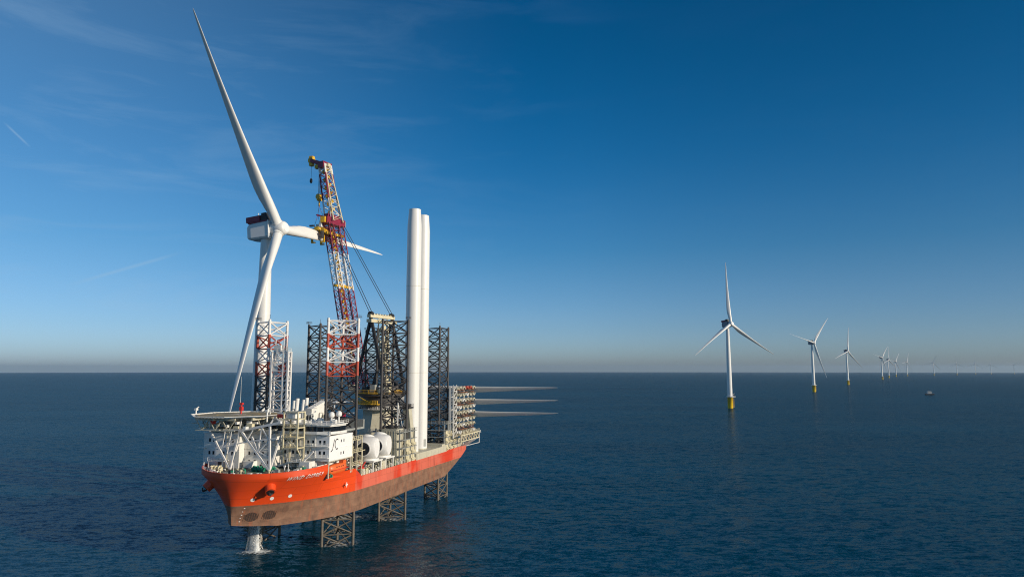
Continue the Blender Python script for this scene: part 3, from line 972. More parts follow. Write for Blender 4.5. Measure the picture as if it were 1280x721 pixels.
# slanted beige column beside the stored towers
cl_ = MB()
vs = []
for z, x0, x1, y0, y1 in ((22.3, -10.4, -6.6, 18.6, 21.4), (43.8, -6.4, -3.6, 17.6, 20.2)):
    vs += [(x0, y0, z), (x1, y0, z), (x1, y1, z), (x0, y1, z)]
cl_.add(vs, [(0, 1, 2, 3), (4, 5, 6, 7), (0, 1, 5, 4), (1, 2, 6, 5), (2, 3, 7, 6), (3, 0, 4, 7)])
co = cl_.build('tower_support_column', M['beige'], ship)
ct = MB(); ct.box(-7.2, -2.8, 16.4, 20.8, 43.8, 44.5); ct.rail([(-7.1, 20.7, 44.5), (-2.9, 20.7, 44.5), (-2.9, 16.5, 44.5)], 1.2, 0.07, 1.2)
for k in range(6):
    ct.cbox((-6.6 + k * 0.6, 18.6, 45), (0.4, 2.4, 1.0))
ct.build('gripper_platform', M['dark_steel'], co)

# ---- accommodation block
def win(x, y, z, w_, h_, face, parent):
    mb = MB()
    if face == 'x': mb.box(x - 0.1, x + 0.02, y - w_ / 2, y + w_ / 2, z - h_ / 2, z + h_ / 2)
    else: mb.box(x - w_ / 2, x + w_ / 2, y - 0.1, y + 0.02, z - h_ / 2, z + h_ / 2)
    return mb.build('window', M['glass'], parent)


ac = MB()
ac.box(36, 60, -20.5, 17.2, 24.9, 38.9)
dh = ac.build('deckhouse', M['white'], ship)
tr = MB()
for z in (28.3, 31.4, 35.0):
    tr.box(60.0, 60.9, -8.5, 17.2 if z < 30 else 22.0, z, z + 0.16)
    tr.rail([(60.85, -8.4, z + 0.16), (60.85, 17.1 if z < 30 else 21.9, z + 0.16)], 1.0, 0.045, 2.2)
tr.box(60, 60.7, -20.5, 22.3, 38.7, 39.0)
tr.build('walkway', M['white'], dh)
for z in (29.9, 33.0, 36.4):
    yy = 0.5
    for y in [-6.2, -3.5, 1.6, 3.2, 5.6, 8.6, 10.2, 12.6, 14.2, 16.0, 18.6, 20.2]:
        if z < 30.5 and y > 17: continue
        if z < 30 and y in (3.2,): continue
        win(60.0, y, z, 0.75, 1.15, 'x', dh)
sb = MB(); sb.box(60.0, 66.2, -21.6, -7.6, 27.9, 38.9)
sbo = sb.build('forward_deckhouse', M['white'], ship)
ss = MB(); ss.box(59.9, 66.5, -21.9, -7.4, 38.9, 39.1); ss.rail([(66.3, -21.7, 39.1), (66.3, -7.5, 39.1)], 1.1, 0.05); ss.box(66.2, 67.0, -23.2, -20.5, 34.1, 34.3); ss.box(66.2, 66.35, -21.6, -7.6, 33.9, 34.05)
ss.build('roof_edge', M['white'], sbo)
for z in (36.7, 32.6):
    for y in (-19.2, -17.6, -13.6, -10.2):
        win(66.2, y, z, 0.75, 1.15, 'x', sbo)
MB().box(66.2, 66.26, -15.6, -14.2, 28, 30.6).build('door', M['dark_steel'], sbo)

# white box with the emblem, overhanging the lifeboat on the port side
bx = MB(); bx.box(45.2, 60.0, 17.25, 22.0, 30.4, 38.4)
bx.box(45.2, 60.0, 17.2, 22.12, 34.2, 34.35)
bxo = bx.build('side_deckhouse', M['plate'], ship)
for z in (36.3, 32.3):
    for x in (52.6, 50.9):
        win(x, 22.0, z, 0.55, 0.9, 'y', bxo)
lg = MB()
Y_ = 22.03


def stroke(mb, pts, w0):
    """brush stroke on the port face, points given as (forward x, z), reading direction is aft"""
    for (a, za), (b, zb_) in zip(pts[:-1], pts[1:]):
        d = Vector((b - a, 0, zb_ - za)).normalized(); n_ = Vector((-d.z, 0, d.x)) * w0 / 2
        e = d * w0 * 0.2
        p, q = Vector((a, Y_, za)) - e, Vector((b, Y_, zb_)) + e
        mb.add([p + n_, q + n_, q - n_, p - n_] + [v + Vector((0, -0.06, 0)) for v in (p + n_, q + n_, q - n_, p - n_)], [(0, 1, 2, 3), (0, 4, 5, 1), (2, 6, 7, 3)])


stroke(lg, [(59.0, 33.4), (58.0, 33.9), (56.9, 37.1)], 0.34)
arc = [(55.2 - 1.15 * math.cos(R(a)) * -1 * -1, 35.5 + 1.55 * math.sin(R(a))) for a in range(-50, 60, 10)]
arc = [(55.3 + 1.2 * math.cos(R(a)), 35.5 + 1.6 * math.sin(R(a))) for a in range(125, -130, -15)]
stroke(lg, arc, 0.36)
lg.build('emblem', M['ink'], bxo)
# legs below the box and the lifeboat davits
mb_ = MB(); mb_.box(60.0, 63.6, -7.5, 4.2, 27.9, 38.9); mb_.box(60.0, 63.9, -7.5, 4.4, 38.9, 39.08); mb_.box(63.6, 63.75, -7.4, 4.2, 33.9, 34.05)
mbo = mb_.build('forward_deckhouse', M['white'], ship)
for z in (36.7, 32.6, 29.9):
    for y in (-5.6, -3.4, -0.4, 1.8):
        win(63.6, y, z, 0.7, 1.1, 'x', mbo)
dv = MB()
for x in (59.6, 45.6):
    dv.beam((x, 21.6, 24.9), (x, 21.6, 30.4), 0.45); dv.beam((x, 17.6, 24.9), (x, 21.6, 29.8), 0.3)
dv.beam((59.6, 21.6, 30.2), (45.6, 21.6, 30.2), 0.3)
for x in (55.5, 48.5):
    dv.beam((x, 17.6, 29.6), (x, 21.4, 29.9), 0.4); dv.tube((x, 20.6, 29.8), (x, 20.6, 29.0), 0.08, n=5)
dv.build('davit', M['beige'], ship)

# bridge
br = MB()
br.prism([(46.5, -19), (60.4, -19), (61.3, -8), (61.3, 18), (60.2, 22.6), (56.5, 23.6), (52, 23.6), (52, 19), (46.5, 19)], 39.0, 39.85)
br.prism([(46.5, -18.9), (60.3, -18.9), (61.1, -8), (61.1, 17.9), (60.1, 22.3), (56.4, 23.4), (52.2, 23.4), (52.2, 18.8), (46.5, 18.8)], 41.45, 41.9)
br.prism([(46.2, -19.2), (60.6, -19.2), (61.5, -8.2), (61.5, 18.1), (60.4, 22.8), (56.6, 23.8), (51.8, 23.8), (51.8, 19.2), (46.2, 19.2)], 41.9, 42.2)
br.prism([(47.0, -18.4), (59.7, -18.4), (60.5, -8), (60.5, 17.6), (59.6, 21.9), (56.2, 22.9), (52.7, 22.9), (52.7, 18.4), (47, 18.4)], 39.85, 41.45)
bro = br.build('bridge', M['white'], ship)
# window panes between thin posts
edge = [(60.3, -18.7), (61.1, -8), (61.1, 17.8), (60.1, 22.2), (56.4, 23.3), (52.3, 23.3)]
for a, b in zip(edge[:-1], edge[1:]):
    a = Vector((*a, 0)); b = Vector((*b, 0)); L = (b - a).length; k = max(1, round(L / 2.1))
    for i in range(k):
        p = a.lerp(b, (i + 0.09) / k); q = a.lerp(b, (i + 0.91) / k)
        o_ = Vector((-(b - a).y, (b - a).x, 0)).normalized() * 0.1
        pn = MB(); pn.add([(p.x - 0.15, p.y, 39.88), (q.x - 0.15, q.y, 39.88), (q.x, q.y, 41.42), (p.x, p.y, 41.42), (p.x - 0.45, p.y - .1, 39.88), (q.x - 0.45, q.y - .1, 39.88), (q.x - .4, q.y - .1, 41.42), (p.x - .4, p.y - .1, 41.42)],
                          [(0, 1, 2, 3), (4, 5, 6, 7), (0, 1, 5, 4), (2, 3, 7, 6), (0, 3, 7, 4), (1, 2, 6, 5)])
        pn.build('window', M['glass'], bro)
rl = MB(); rl.rail([(46, -19.4, 42.2), (60.6, -19.4, 42.2), (61.8, -8, 42.2), (61.8, 18, 42.2), (60.5, 23, 42.2), (56.7, 24, 42.2), (51.6, 24, 42.2)], 1.1, 0.05)
rl.rail([(60.5, 18, 39.0), (60.5, 22.4, 39.0)], 1.1, 0.05)
rl.build('railing', M['white'], bro)
for x, y, h in ((53.5, 18.6, 2.6), (52.2, 20.6, 2.9)):
    rd = MB(); rd.tube((x, y, 42.2), (x, y, 42.2 + h - 0.9), 0.3, n=8)
    rd.lathe([(0.55, 0), (0.95, 0.25), (1.0, 0.9), (0.85, 1.5), (0.45, 1.85), (0.02, 1.95)], 16, o=(x, y, 42.2 + h - 0.9))
    rd.build('radar_dome', M['white'], bro)
eq = MB()
for k in range(16):
    x, y = random.uniform(48, 59), random.uniform(6, 21)
    if 36 < x < 49 and abs(y - 15) < 7: continue
    hh = random.uniform(0.4, 1.4)
    eq.cbox((x, y, 42.2 + hh / 2), (random.uniform(.4, 1.8), random.uniform(.4, 1.6), hh))
for k in range(7):
    x, y = random.uniform(50, 60), random.uniform(7, 22); eq.tube((x, y, 42.2), (x, y, 44 + random.random() * 2.5), 0.06, n=5)
eq.build('roof_equipment', M['white'], bro)

for k in range(9):
    y = -6 + k * 2.7; zz = (28.5, 31.56, 35.16)[k % 3]
    lr = MB(); lr.tube((60.45, y - 0.6, zz + 0.45), (60.45, y + 0.6, zz + 0.45), 0.33, n=10); lr.box(60.2, 60.7, y - 0.4, y + 0.4, zz, zz + 0.2)
    lr.build('life_raft', M['white'], ship)
for k, (x, y, z0, z1) in enumerate(((60.3, -7.2, 28, 38.6), (60.25, 0.2, 28, 38.6), (60.2, 7.2, 28.4, 38.6), (60.25, 11.4, 31.5, 38.6), (60.2, 17.0, 28.3, 38.6), (66.4, -12.2, 28, 38.8))):
    pp = MB(); pp.tube((x, y, z0), (x, y, z1), 0.12, n=6); pp.build('drain_pipe', M['beige'] if k % 2 else M['white'], ship)
for k, (y, z) in enumerate(((-5, 37.3), (4.4, 34.2), (9.4, 37.4), (15.1, 34.0), (13.4, 30.5), (2.4, 30.7))):
    pb = MB(); pb.cbox((60.35, y, z), (0.6, 0.9, 0.8)); pb.build('vent_box', [M['grey'], M['beige'], M['white']][k % 3], ship)
for k, (x, y, z, h) in enumerate(((58, -3, 42.2, 5.5), (55, 2, 42.2, 8.5), (50, -8, 42.2, 4.5), (49, 9, 42.2, 6.0), (58.5, 14, 42.2, 3.4))):
    am = MB(); am.tube((x, y, z), (x, y, z + h), 0.16, 0.08, 6); am.tube((x, y - 1, z + h * 0.75), (x, y + 1, z + h * 0.75), 0.07, n=5); am.cbox((x, y, z + h * 0.9), (0.2, 1.6, 0.25)); am.cbox((x, y + 0.7, z + h * 0.55), (0.4, 0.4, 0.5))
    am.build('radar_mast', M['white'], ship)
# cream lattice stair tower in front of the block
st = MB()
for x in (61.4, 65.2):
    for y in (8.2, 13.4):
        st.beam((x, y, 34.6 if x > 64 else 28), (x, y, 46.3), 0.42)
for z in (34.8, 38.1, 41.2, 44.0, 46.2):
    st.box(61.2, 65.4, 8.0, 13.6, z, z + 0.16)
    for y in (8.2, 13.4):
        st.beam((61.4, y, z), (65.2, y, z), 0.3)
    st.beam((65.2, 8.2, z), (65.2, 13.4, z), 0.3)
for k, (z, z1) in enumerate(((34.8, 38.1), (38.1, 41.2), (41.2, 44.0))):
    a, b = (8.4, 13.2) if k % 2 else (13.2, 8.4)
    st.beam((64.6, a, z), (64.6, b, z1), 0.5, 0.15)
    st.rail([(65.2, 8.2, z + .16), (65.2, 13.4, z + .16)], 1.0, 0.05, 1.3)
st.beam((65.2, 8.2, 34.8), (61.4, 6.4, 28.2), 0.3); st.beam((65.2, 13.4, 34.8), (61.4, 13.4, 30), 0.3)
st.build('stair_tower', M['cream'], ship)
tb_ = MB(); tb_.box(61.6, 64.6, 8.4, 12.0, 44.2, 46.1); tb_.build('control_cabin', M['white'], ship)

# sloping plated ramps and ducts on the block front
for (y0, y1, z0, z1) in ((-6, 6, 31.9, 33.6), (4.5, 12.5, 28.6, 31.0)):
    sl = MB(); sl.beam((61.6, y0, z0), (61.6, y1, z1), 1.1, 0.5); sl.build('sloping_duct', M['white'], ship)
# gangway boom seen in front of the block
gw = MB()
for k in range(7):
    a = Vector((64.0, -2 + k * 1.9, 34.6 + k * 0.25)); b = Vector((64.0, -2 + (k + 1) * 1.9, 34.6 + (k + 1) * 0.25))
    gw.beam(a, b, 0.18); gw.beam(a + Vector((0, 0, 1.5)), b + Vector((0, 0, 1.5)), 0.18); gw.beam(a, b + Vector((0, 0, 1.5)), 0.12); gw.beam(a, a + Vector((0, 0, 1.5)), 0.12)
gw.build('access_bridge', M['white'], ship)

# ---- helideck
HX, HY, HZ_ = 63.0, -11.0, 45.0


def heli_mat():
    m = mat('helideck_surface', (0.30, 0.25, 0.15), 0.8, var=0.25, scale=0.25)
    return m


hd = MB()
oct_ = [(HX + 13.8 * math.cos(R(22.5 + 45 * k)), HY + 13.8 * math.sin(R(22.5 + 45 * k))) for k in range(8)]
hd.prism(oct_, HZ_ - 0.45, HZ_)
hdo = hd.build('helideck', heli_mat(), ship)
ci = MB()
for r0, r1, z in ((12.6, 13.0, 0.006), (6.4, 7.0, 0.006)):
    n = 48
    vs = [(HX + r * math.cos(2 * PI * i / n) * (0.95 if r > 10 else 1), HY + r * math.sin(2 * PI * i / n) * (0.95 if r > 10 else 1), HZ_ + z) for r in (r0, r1) for i in range(n)]
    ci.add(vs, [(i, (i + 1) % n, n + (i + 1) % n, n + i) for i in range(n)])
ci.build('touchdown_ring', M['yellow'], hdo)
hh = MB()
for y in (-1.6, 1.2):
    hh.box(HX - 2, HX + 2, HY + y, HY + y + 0.4, HZ_ + 0.003, HZ_ + 0.008)
hh.box(HX - 0.2, HX + 0.2, HY - 1.2, HY + 1.2, HZ_ + 0.003, HZ_ + 0.008)
hh.build('landing_letter', M['letter'], hdo)
nb = MB()
o2 = [(HX + 15.3 * math.cos(R(22.5 + 45 * k)), HY + 15.3 * math.sin(R(22.5 + 45 * k))) for k in range(8)]
for k in range(8):
    a, b = oct_[k], oct_[(k + 1) % 8]; c, d = o2[k], o2[(k + 1) % 8]
    for i in range(9):
        f = i / 8
        p = (a[0] + (b[0] - a[0]) * f, a[1] + (b[1] - a[1]) * f, HZ_ - 0.3); q = (c[0] + (d[0] - c[0]) * f, c[1] + (d[1] - c[1]) * f, HZ_ + 0.12)
        nb.beam(p, q, 0.12)
    for f in (0.0, 0.35, 0.68, 1.0):
        p = Vector((a[0], a[1], HZ_ - 0.3)).lerp(Vector((c[0], c[1], HZ_ + 0.12)), f); q = Vector((b[0], b[1], HZ_ - 0.3)).lerp(Vector((d[0], d[1], HZ_ + 0.12)), f)
        nb.beam(p, q, 0.16)
nb.build('safety_net', M['white'], hdo)
# underdeck truss
ut = MB()
import itertools
for y in (-22, -16.5, -11, -5.5, 0):
    ln = 12.3 - abs(y + 11) * 0.45
    ut.beam((HX - ln, y, HZ_ - 0.9), (HX + ln, y, HZ_ - 0.9), 0.5, 0.8)
    ut.beam((HX - ln, y, 40.6), (HX + ln - 3, y, 40.6), 0.32)
    k = 6
    for i in range(k):
        x0 = HX - ln + 2 * (ln - 1.5) * i / k; x1 = HX - ln + 2 * (ln - 1.5) * (i + 1) / k
        za, zb_ = (40.6, HZ_ - 1) if i % 2 else (HZ_ - 1, 40.6)
        ut.beam((x0, y, za), (x1, y, zb_), 0.22)
for x in (52, 57.5, 63, 68.5, 74):
    ln = 11.9 - abs(x - HX) * 0.4
    ut.beam((x, HY - ln, HZ_ - 0.9), (x, HY + ln, HZ_ - 0.9), 0.4, 0.7)
    ut.beam((x, HY - ln, 40.6), (x, HY + ln, 40.6), 0.28)
    k = 6
    for i in range(k):
        y0 = HY - ln + 2 * ln * i / k; y1 = HY - ln + 2 * ln * (i + 1) / k
        za, zb_ = (40.6, HZ_ - 1) if i % 2 else (HZ_ - 1, 40.6)
        ut.beam((x, y0, za), (x, y1, zb_), 0.2)
ut.build('deck_truss', M['beige'], hdo)
# white V struts down to the foredeck
vs_ = MB()
A = (70, -7.8, 28.2); B = (70, 7.0, 28.2)
T = 0.5
vs_.beam((70, -16.4, 40.4), A, T); vs_.beam((70, -4.7, 40.6), A, T * 0.9); vs_.beam((70, -16.9, 40.4), (70, -4.0, 40.6), T * 0.9)
vs_.beam((70, -11.1, 34.9), (70, -6, 38), 0.25); vs_.beam((70, -11.1, 34.9), (70, -2, 37.0), 0.35); vs_.beam((70, -11.1, 35.0), (70, -10.3, 40.3), 0.22); vs_.beam((70, -7.8, 40.3), (70, -9.2, 33.0), 0.25)
vs_.beam(A, (64, -8.2, 40.5), 0.55)
vs_.beam((70, -4.2, 40.3), B, 0.62); vs_.beam((70, 7.0, 28.2), (70, 6.5, 42.8), 0.55); vs_.beam((70, -5.0, 40.25), (70, 10.6, 43.3), 0.75)
vs_.beam((70, 2.6, 33.9), (70, 6.6, 37.6), 0.32); vs_.beam((70, 2.6, 33.9), (70, 3.4, 41.6), 0.3); vs_.beam((70, 3.4, 41.6), (70, 6.6, 37.6), 0.32); vs_.beam((70, -2, 37.0), (70, 9.5, 38.4), 0.4)
vs_.beam((70, 2.6, 33.9), (70, 6.2, 32.6), 0.3); vs_.beam((70, -2.0, 37.2), (70, 0.4, 41), 0.26); vs_.beam((70, 0.0, 38.6), (70, 2.4, 34.0), 0.36)
vs_.beam(B, (62, 6.0, 41.0), 0.5); vs_.beam((70, 6.5, 42.6), (62.5, 3, 44.3), 0.4); vs_.beam((70, 10.6, 43.3), (64, 4, 44.3), 0.35)
vs_.beam((70, -4.9, 40.3), (70, -4.2, 44.4), 0.35); vs_.beam((70, -4.2, 40.5), (70, 0, 44), 0.3); vs_.beam((70, -16.6, 40.4), (70, -16.2, 44.4), 0.3)
vs_.build('helideck_strut', M['leg_white'], ship)
# dark machinery and cabins under the helideck
cab = MB(); cab.box(61.5, 66, -20, 3.5, 39.15, 40.4); cab.box(56, 61.6, -19, 2, 42.25, 43.3)
cab.build('equipment_cabin', M['grey'], ship)
for k in range(40):
    um = MB()
    x, y, z = random.uniform(60, 74), random.uniform(-22, 0), random.uniform(41.0, 43.4)
    if k % 2: um.cbox((x, y, z), (random.uniform(.4, 1.5), random.uniform(.4, 2), random.uniform(.4, 1.2)))
    else: um.tube((x, y, z), (x + random.uniform(-2, 2), y + random.uniform(-3, 3), z), 0.14, n=6)
    um.build('equipment_box' if k % 2 else 'pipe', [M['beige'], M['white'], M['dark_steel'], M['cream']][k % 4], ship)
# fire monitors
for x, y in ((77.5, -5.5),):
    pass
for (x, y) in ((66, -25.6), (66, 2.4)):
    fm = MB(); fm.tube((x, y, 43.0), (x, y, 46.4), 0.25, n=8); fm.cbox((x, y, 46.6), (0.9, 0.9, 0.7)); fm.tube((x, y, 46.8), (x - 1.2, y, 47.4), 0.16, n=6)
    fm.build('fire_monitor', M['white'], ship)
rc = MB(); rc.cbox((72.4, -13.2, 43.4), (1.2, 1.2, 1.8)); rc.cbox((60.5, -11.9, 46.8), (1.0, 1.0, 1.2)); rc.tube((60.5, -11.9, 45), (60.5, -11.9, 48.6), 0.28, n=8); rc.cbox((60.5, -11.9, 48.4), (0.8, 1.1, 0.7))
rc.build('light_mast', M['red'], ship)
wa = MB(); wa.tube((60.5, -12.4, 45.0), (60.5, -12.4, 57.5), 0.09, 0.04, 6); wa.build('whip_antenna', M['white'], ship)
rb = MB(); rb.cbox((62.5, 5.6, 44.8), (2.0, 2.4, 1.1)); rb.build('foam_cabinet', M['red'], ship)

# ---- white walk-to-work tower behind the starboard forward leg
wt = MB()
X0, X1, Y0, Y1 = 46.9, 48.7, -9.2, -2.5
for x in (X0, X1):
    for y in (Y0, Y1):
        wt.beam((x, y, 39), (x, y, 66.2), 0.62)
z = 39.0; k = 0
while z < 66:
    zn = min(66.2, z + 3.4)
    wt.box(X0 + 0.6, X1, Y0, Y0 + 1.6, zn - 0.12, zn)
    for x in (X0, X1):
        wt.beam((x, Y0, z) if k % 2 else (x, Y1 - 2, z), (x, Y1 - 2, zn) if k % 2 else (x, Y0, zn), 0.2); wt.beam((x, Y0, zn), (x, Y1, zn), 0.35)
        wt.beam((x, Y1 - 2.0, z), (x, Y1, zn), 0.22)
    for y in (Y0, Y1):
        wt.beam((X0, y, z), (X1, y, zn), 0.22); wt.beam((X0, y, zn), (X1, y, zn), 0.3)
    wt.beam((X1, Y1 - 2.0, z), (X1, Y1 - 2.0, zn), 0.45)
    z = zn; k += 1
wto = wt.build('gangway_tower', M['leg_white'], ship)
wc = MB(); wc.box(46.8, 48.8, -8.4, -5.6, 66.3, 68.6); wc.box(46.9, 48.6, -8.6, -6.6, 59, 61.2)
wc.build('cabin', M['white'], wto)
wm = MB()
for y in (-5.0, -3.8):
    wm.tube((47.8, y, 66.2), (47.8, y, 73.4), 0.22, n=6)
for i in range(5):
    wm.beam((47.8, -5.0, 66.6 + i * 1.5), (47.8, -3.8, 67.6 + i * 1.5), 0.12)
wm.tube((47.8, -8.4, 66.2), (47.8, -8.4, 70.5), 0.18, n=6)
wm.build('mast', M['leg_white'], wto)
wr = MB(); wr.cbox((47.8, -6.0, 60.2), (1.5, 2.2, 2.4)); wr.build('winch', M['leg_red'], wto)
wy = MB(); wy.rail([(X1 + .3, Y0, 66.2), (X1 + .3, Y1, 66.2), (X0, Y1, 66.2)], 1.2, 0.07)
wy.build('railing', M['white'], wto)

# ---- deckhouses and funnels aft of the accommodation
fb = MB(); fb.box(14, 34.5, -20.5, -8.5, 22.3, 40.0); fb.box(16, 30, -19, -10, 40.0, 43.2)
fbo = fb.build('engine_casing', M['white'], ship)
for k in range(6):
    win(34.5 + .02, -19 + k * 1.8, 37.5, 0.7, 1.0, 'x', fbo)
fe = MB()
for k in range(4):
    fe.tube((18 + k * 3.2, -16 + (k % 2) * 3.5, 43.2), (17.4 + k * 3.2, -16 + (k % 2) * 3.5, 47.8 + (k % 2)), 0.75, n=12)
fe.build('exhaust_pipe', M['white'], ship)
fs_ = MB()
vs = []
for x, y0, y1, z0, z1 in ((31.5, -12.5, -3.2, 40.5, 43.6), (22.0, -12.5, -3.2, 40.5, 46.2)):
    vs += [(x, y0, z0), (x, y1, z0), (x, y1, z1 + 1.6), (x, y1 - 2.0, z1 + 1.9), (x, y0, z0 + 1.2)]
fs_.add(vs, [(0, 1, 2, 3, 4), (9, 8, 7, 6, 5), (0, 5, 6, 1), (1, 6, 7, 2), (2, 7, 8, 3), (3, 8, 9, 4), (4, 9, 5, 0)])
fs_.build('sloping_cover', M['white'], ship)
for k in range(26):
    x, y = random.uniform(31.8, 35), random.uniform(-19, 5)
    z0 = 40.0
    q = MB(); hh_ = random.uniform(1.0, 5.2)
    if k % 3 == 0: q.tube((x, y, z0), (x, y, z0 + hh_), random.uniform(0.12, 0.4), n=8)
    elif k % 3 == 1: q.box(x - .7, x + .7, y - .9, y + .9, z0, z0 + hh_ * 0.6)
    else:
        q.beam((x, y, z0), (x, y, z0 + hh_), 0.18); q.beam((x, y + 1.6, z0), (x, y + 1.6, z0 + hh_), 0.18); q.beam((x, y, z0 + hh_), (x, y + 1.6, z0 + hh_), 0.18); q.beam((x, y, z0), (x, y + 1.6, z0 + hh_), 0.12)
    q.build(('exhaust_pipe', 'equipment_box', 'pipe_frame')[k % 3], [M['white'], M['beige'], M['dark_steel'], M['cream'], M['white']][k % 5], ship)
fb2 = MB(); fb2.box(17, 34.5, -8.4, 6.0, 22.3, 40.2)
fb2o = fb2.build('workshop_block', M['cream'], ship)
jk = MB(); jk.box(35.2, 47.5, 8.3, 21.0, 38.95, 39.6); jk.box(35.2, 36.0, 8.3, 21.0, 39.6, 42.2); jk.build('leg_guide', M['grey'], ship)
MB().box(35.2, 47.5, -21, -8.3, 38.95, 39.6).build('leg_guide', M['grey'], ship)
# crimson machinery near the middle starboard leg
for i in range(6):
    mc = MB(); x, y = 8 + i * 3.1, random.uniform(-8, 3)
    mc.box(x - 1.2, x + 1.2, y - 1.5, y + 1.5, 40.2 if x > 17 else 36, (40.2 if x > 17 else 36) + random.uniform(1.5, 3.2)); mc.tube((x, y - 2, 41 if x > 17 else 37), (x, y + 2, 41 if x > 17 else 37), 0.8, n=12)
    mc.build('winch', M['crimson'] if i % 3 == 0 else M['dark_steel'], ship)
pl = MB(); pl.box(-7, 8, -23.0, -7.0, 46.3, 46.55); pl.rail([(8, -23, 46.55), (8, -7, 46.55)], 1.2, 0.08); pl.cbox((7, -22, 47.1), (1.2, 2.2, 1.1)); pl.box(-7, 8, -8, -6.4, 41.4, 41.6); pl.beam((7.5, -22, 36), (7.5, -22, 46.3), 0.4); pl.beam((7.5, -8, 36), (7.5, -8, 46.3), 0.4); pl.beam((7.5, -22, 36), (7.5, -8, 46), 0.3)
pl.build('work_platform', M['white'], ship)

# ---- foredeck gear
def winch(x, y, z, s, m, name='mooring_winch'):
    mb = MB()
    mb.box(x - 1.5 * s, x + 1.5 * s, y - 1.8 * s, y + 1.8 * s, z, z + 0.35 * s)
    mb.tube((x, y - 1.3 * s, z + 1.1 * s), (x, y + 1.3 * s, z + 1.1 * s), 0.6 * s, n=14)
    for q in (-1.35, -0.1, 1.35):
        mb.tube((x, y + q * s - 0.08, z + 1.1 * s), (x, y + q * s + 0.08, z + 1.1 * s), 1.05 * s, n=16)
    mb.box(x - 0.5 * s, x + 0.6 * s, y + 1.5 * s, y + 2.3 * s, z + 0.3 * s, z + 1.6 * s)
    return mb.build(name, m, ship)


winch(68.5, 1.5, 27.3, 1.0, M['green']); winch(67.0, 5.0, 27.3, 0.9, M['green']); winch(70.5, -12.5, 27.3, 0.9, M['cream']); winch(74.5, -3.5, 27.2, 0.75, M['dark_steel'])
winch(72, 10.5, 27.3, 0.7, M['grey']); winch(57.0, 20.4, 24.9, 0.55, M['green'])
for i in range(26):
    a = R(-100 + i * 8.2); x = 56 + 22.2 * math.cos(a) * (0.98 if abs(a) < 1.2 else 1); y = 19.6 * math.sin(a)
    if half(x, 27.5) < abs(y) + 1.0 or x < 60: continue
    b = MB()
    if i % 3 == 0:
        for q in (-0.5, 0.5):
            b.tube((x, y + q, 27.1), (x, y + q, 28.3), 0.28, n=10); b.tube((x, y + q, 28.25), (x, y + q, 28.4), 0.38, n=10)
        b.box(x - .4, x + .4, y - .9, y + .9, 27.1, 27.3)
        b.build('bollard', M['white'], ship)
    elif i % 3 == 1:
        b.tube((x, y, 27.1), (x, y, 28.9), 0.2, n=8); b.lathe([(0.2, 0), (0.55, 0.15), (0.5, 0.5), (0.05, 0.6)], 12, o=(x, y, 28.8))
        b.build('vent', M['cream'], ship)
    else:
        b.cbox((x, y, 27.8), (0.9, 1.3, 1.3)); b.build('deck_locker', M['beige'] if i % 2 else M['white'], ship)
fr_ = MB()
pts = [(x, s * (half(x, 28) - 0.4), z_top(x)) for s, xs2 in ((1, (60, 64, 68, 71, 74, 76.5, 78.5)), ) for x in xs2]
pts2 = [(x, -(half(x, 28) - 0.4), z_top(x)) for x in (78.5, 76.5, 74, 71, 68)]
fr_.rail(pts2, 0.9, 0.06, 1.6)
fr_.build('bow_railing', M['white'], ship)
MB().box(61.2, 64.5, 14.0, 17.6, 28.1, 30.6).build('deck_store', M['white'], ship)
MB().box(62, 66, -6, -2.5, 28.1, 30.2).build('deck_store', M['white'], ship)
for k in range(44):
    x = random.uniform(61, 77.5); ym = half(x, 27.8) - 1.2
    if ym < 1: continue
    y = random.uniform(-ym, ym) if k % 2 else random.choice((-1, 1)) * (ym - random.uniform(0, 2.0))
    if -8 < y + 0 < -21: continue
    if x < 66.8 and y < -7: continue
    q = MB(); hh_ = random.uniform(0.7, 2.6)
    if k % 4 == 0: q.box(x - .5, x + .5, y - .7, y + .7, 27.2, 27.2 + hh_); nm_ = 'deck_locker'
    elif k % 4 == 1: q.tube((x, y, 27.2), (x, y, 27.4 + hh_), 0.16, n=6); q.cbox((x, y, 27.6 + hh_), (0.5, 0.5, 0.5)); nm_ = 'stanchion'
    elif k % 4 == 2: q.tube((x, y - .7, 27.9), (x, y + .7, 27.9), 0.55, n=12); q.box(x - .7, x + .7, y - .8, y + .8, 27.1, 27.4); nm_ = 'rope_reel'
    else: q.tube((x, y, 27.2), (x, y, 28.6), 0.25, n=8); q.tube((x, y, 28.4), (x + .6, y, 28.9), 0.28, n=8); nm_ = 'vent'
    q.build(nm_, [M['cream'], M['white'], M['beige'], M['green'], M['grey'], M['white'], M['dark_steel']][k % 7], ship)
for (y0, y1) in ((-17.0, -11), (9.5, 16.0)):
    cp_ = MB(); cp_.box(66.6 if y0 < 0 else 60.6, 69.6 if y0 < 0 else 64.4, y0, y1, 30.3, 30.5); cp_.rail([(69.5 if y0 < 0 else 64.3, y0, 30.5), (69.5 if y0 < 0 else 64.3, y1, 30.5)], 1.0, 0.06, 1.5)
    for y in (y0 + .3, y1 - .3): cp_.beam((69.3 if y0 < 0 else 64.1, y, 27.2), (69.3 if y0 < 0 else 64.1, y, 30.3), 0.25)
    cp_.build('mooring_canopy', M['white'], ship)
sp2 = MB(); sp2.beam((63.5, 13.2, 29.0), (63.5, 18.4, 33.8), 0.7, 0.4); sp2.build('sloping_ladder', M['leg_white'], ship)
jm = MB()
jm.tube((78.2, 0, 28.2), (78.2, 0, 31.5), 0.1, n=6); jm.build('jack_staff', M['white'], ship)

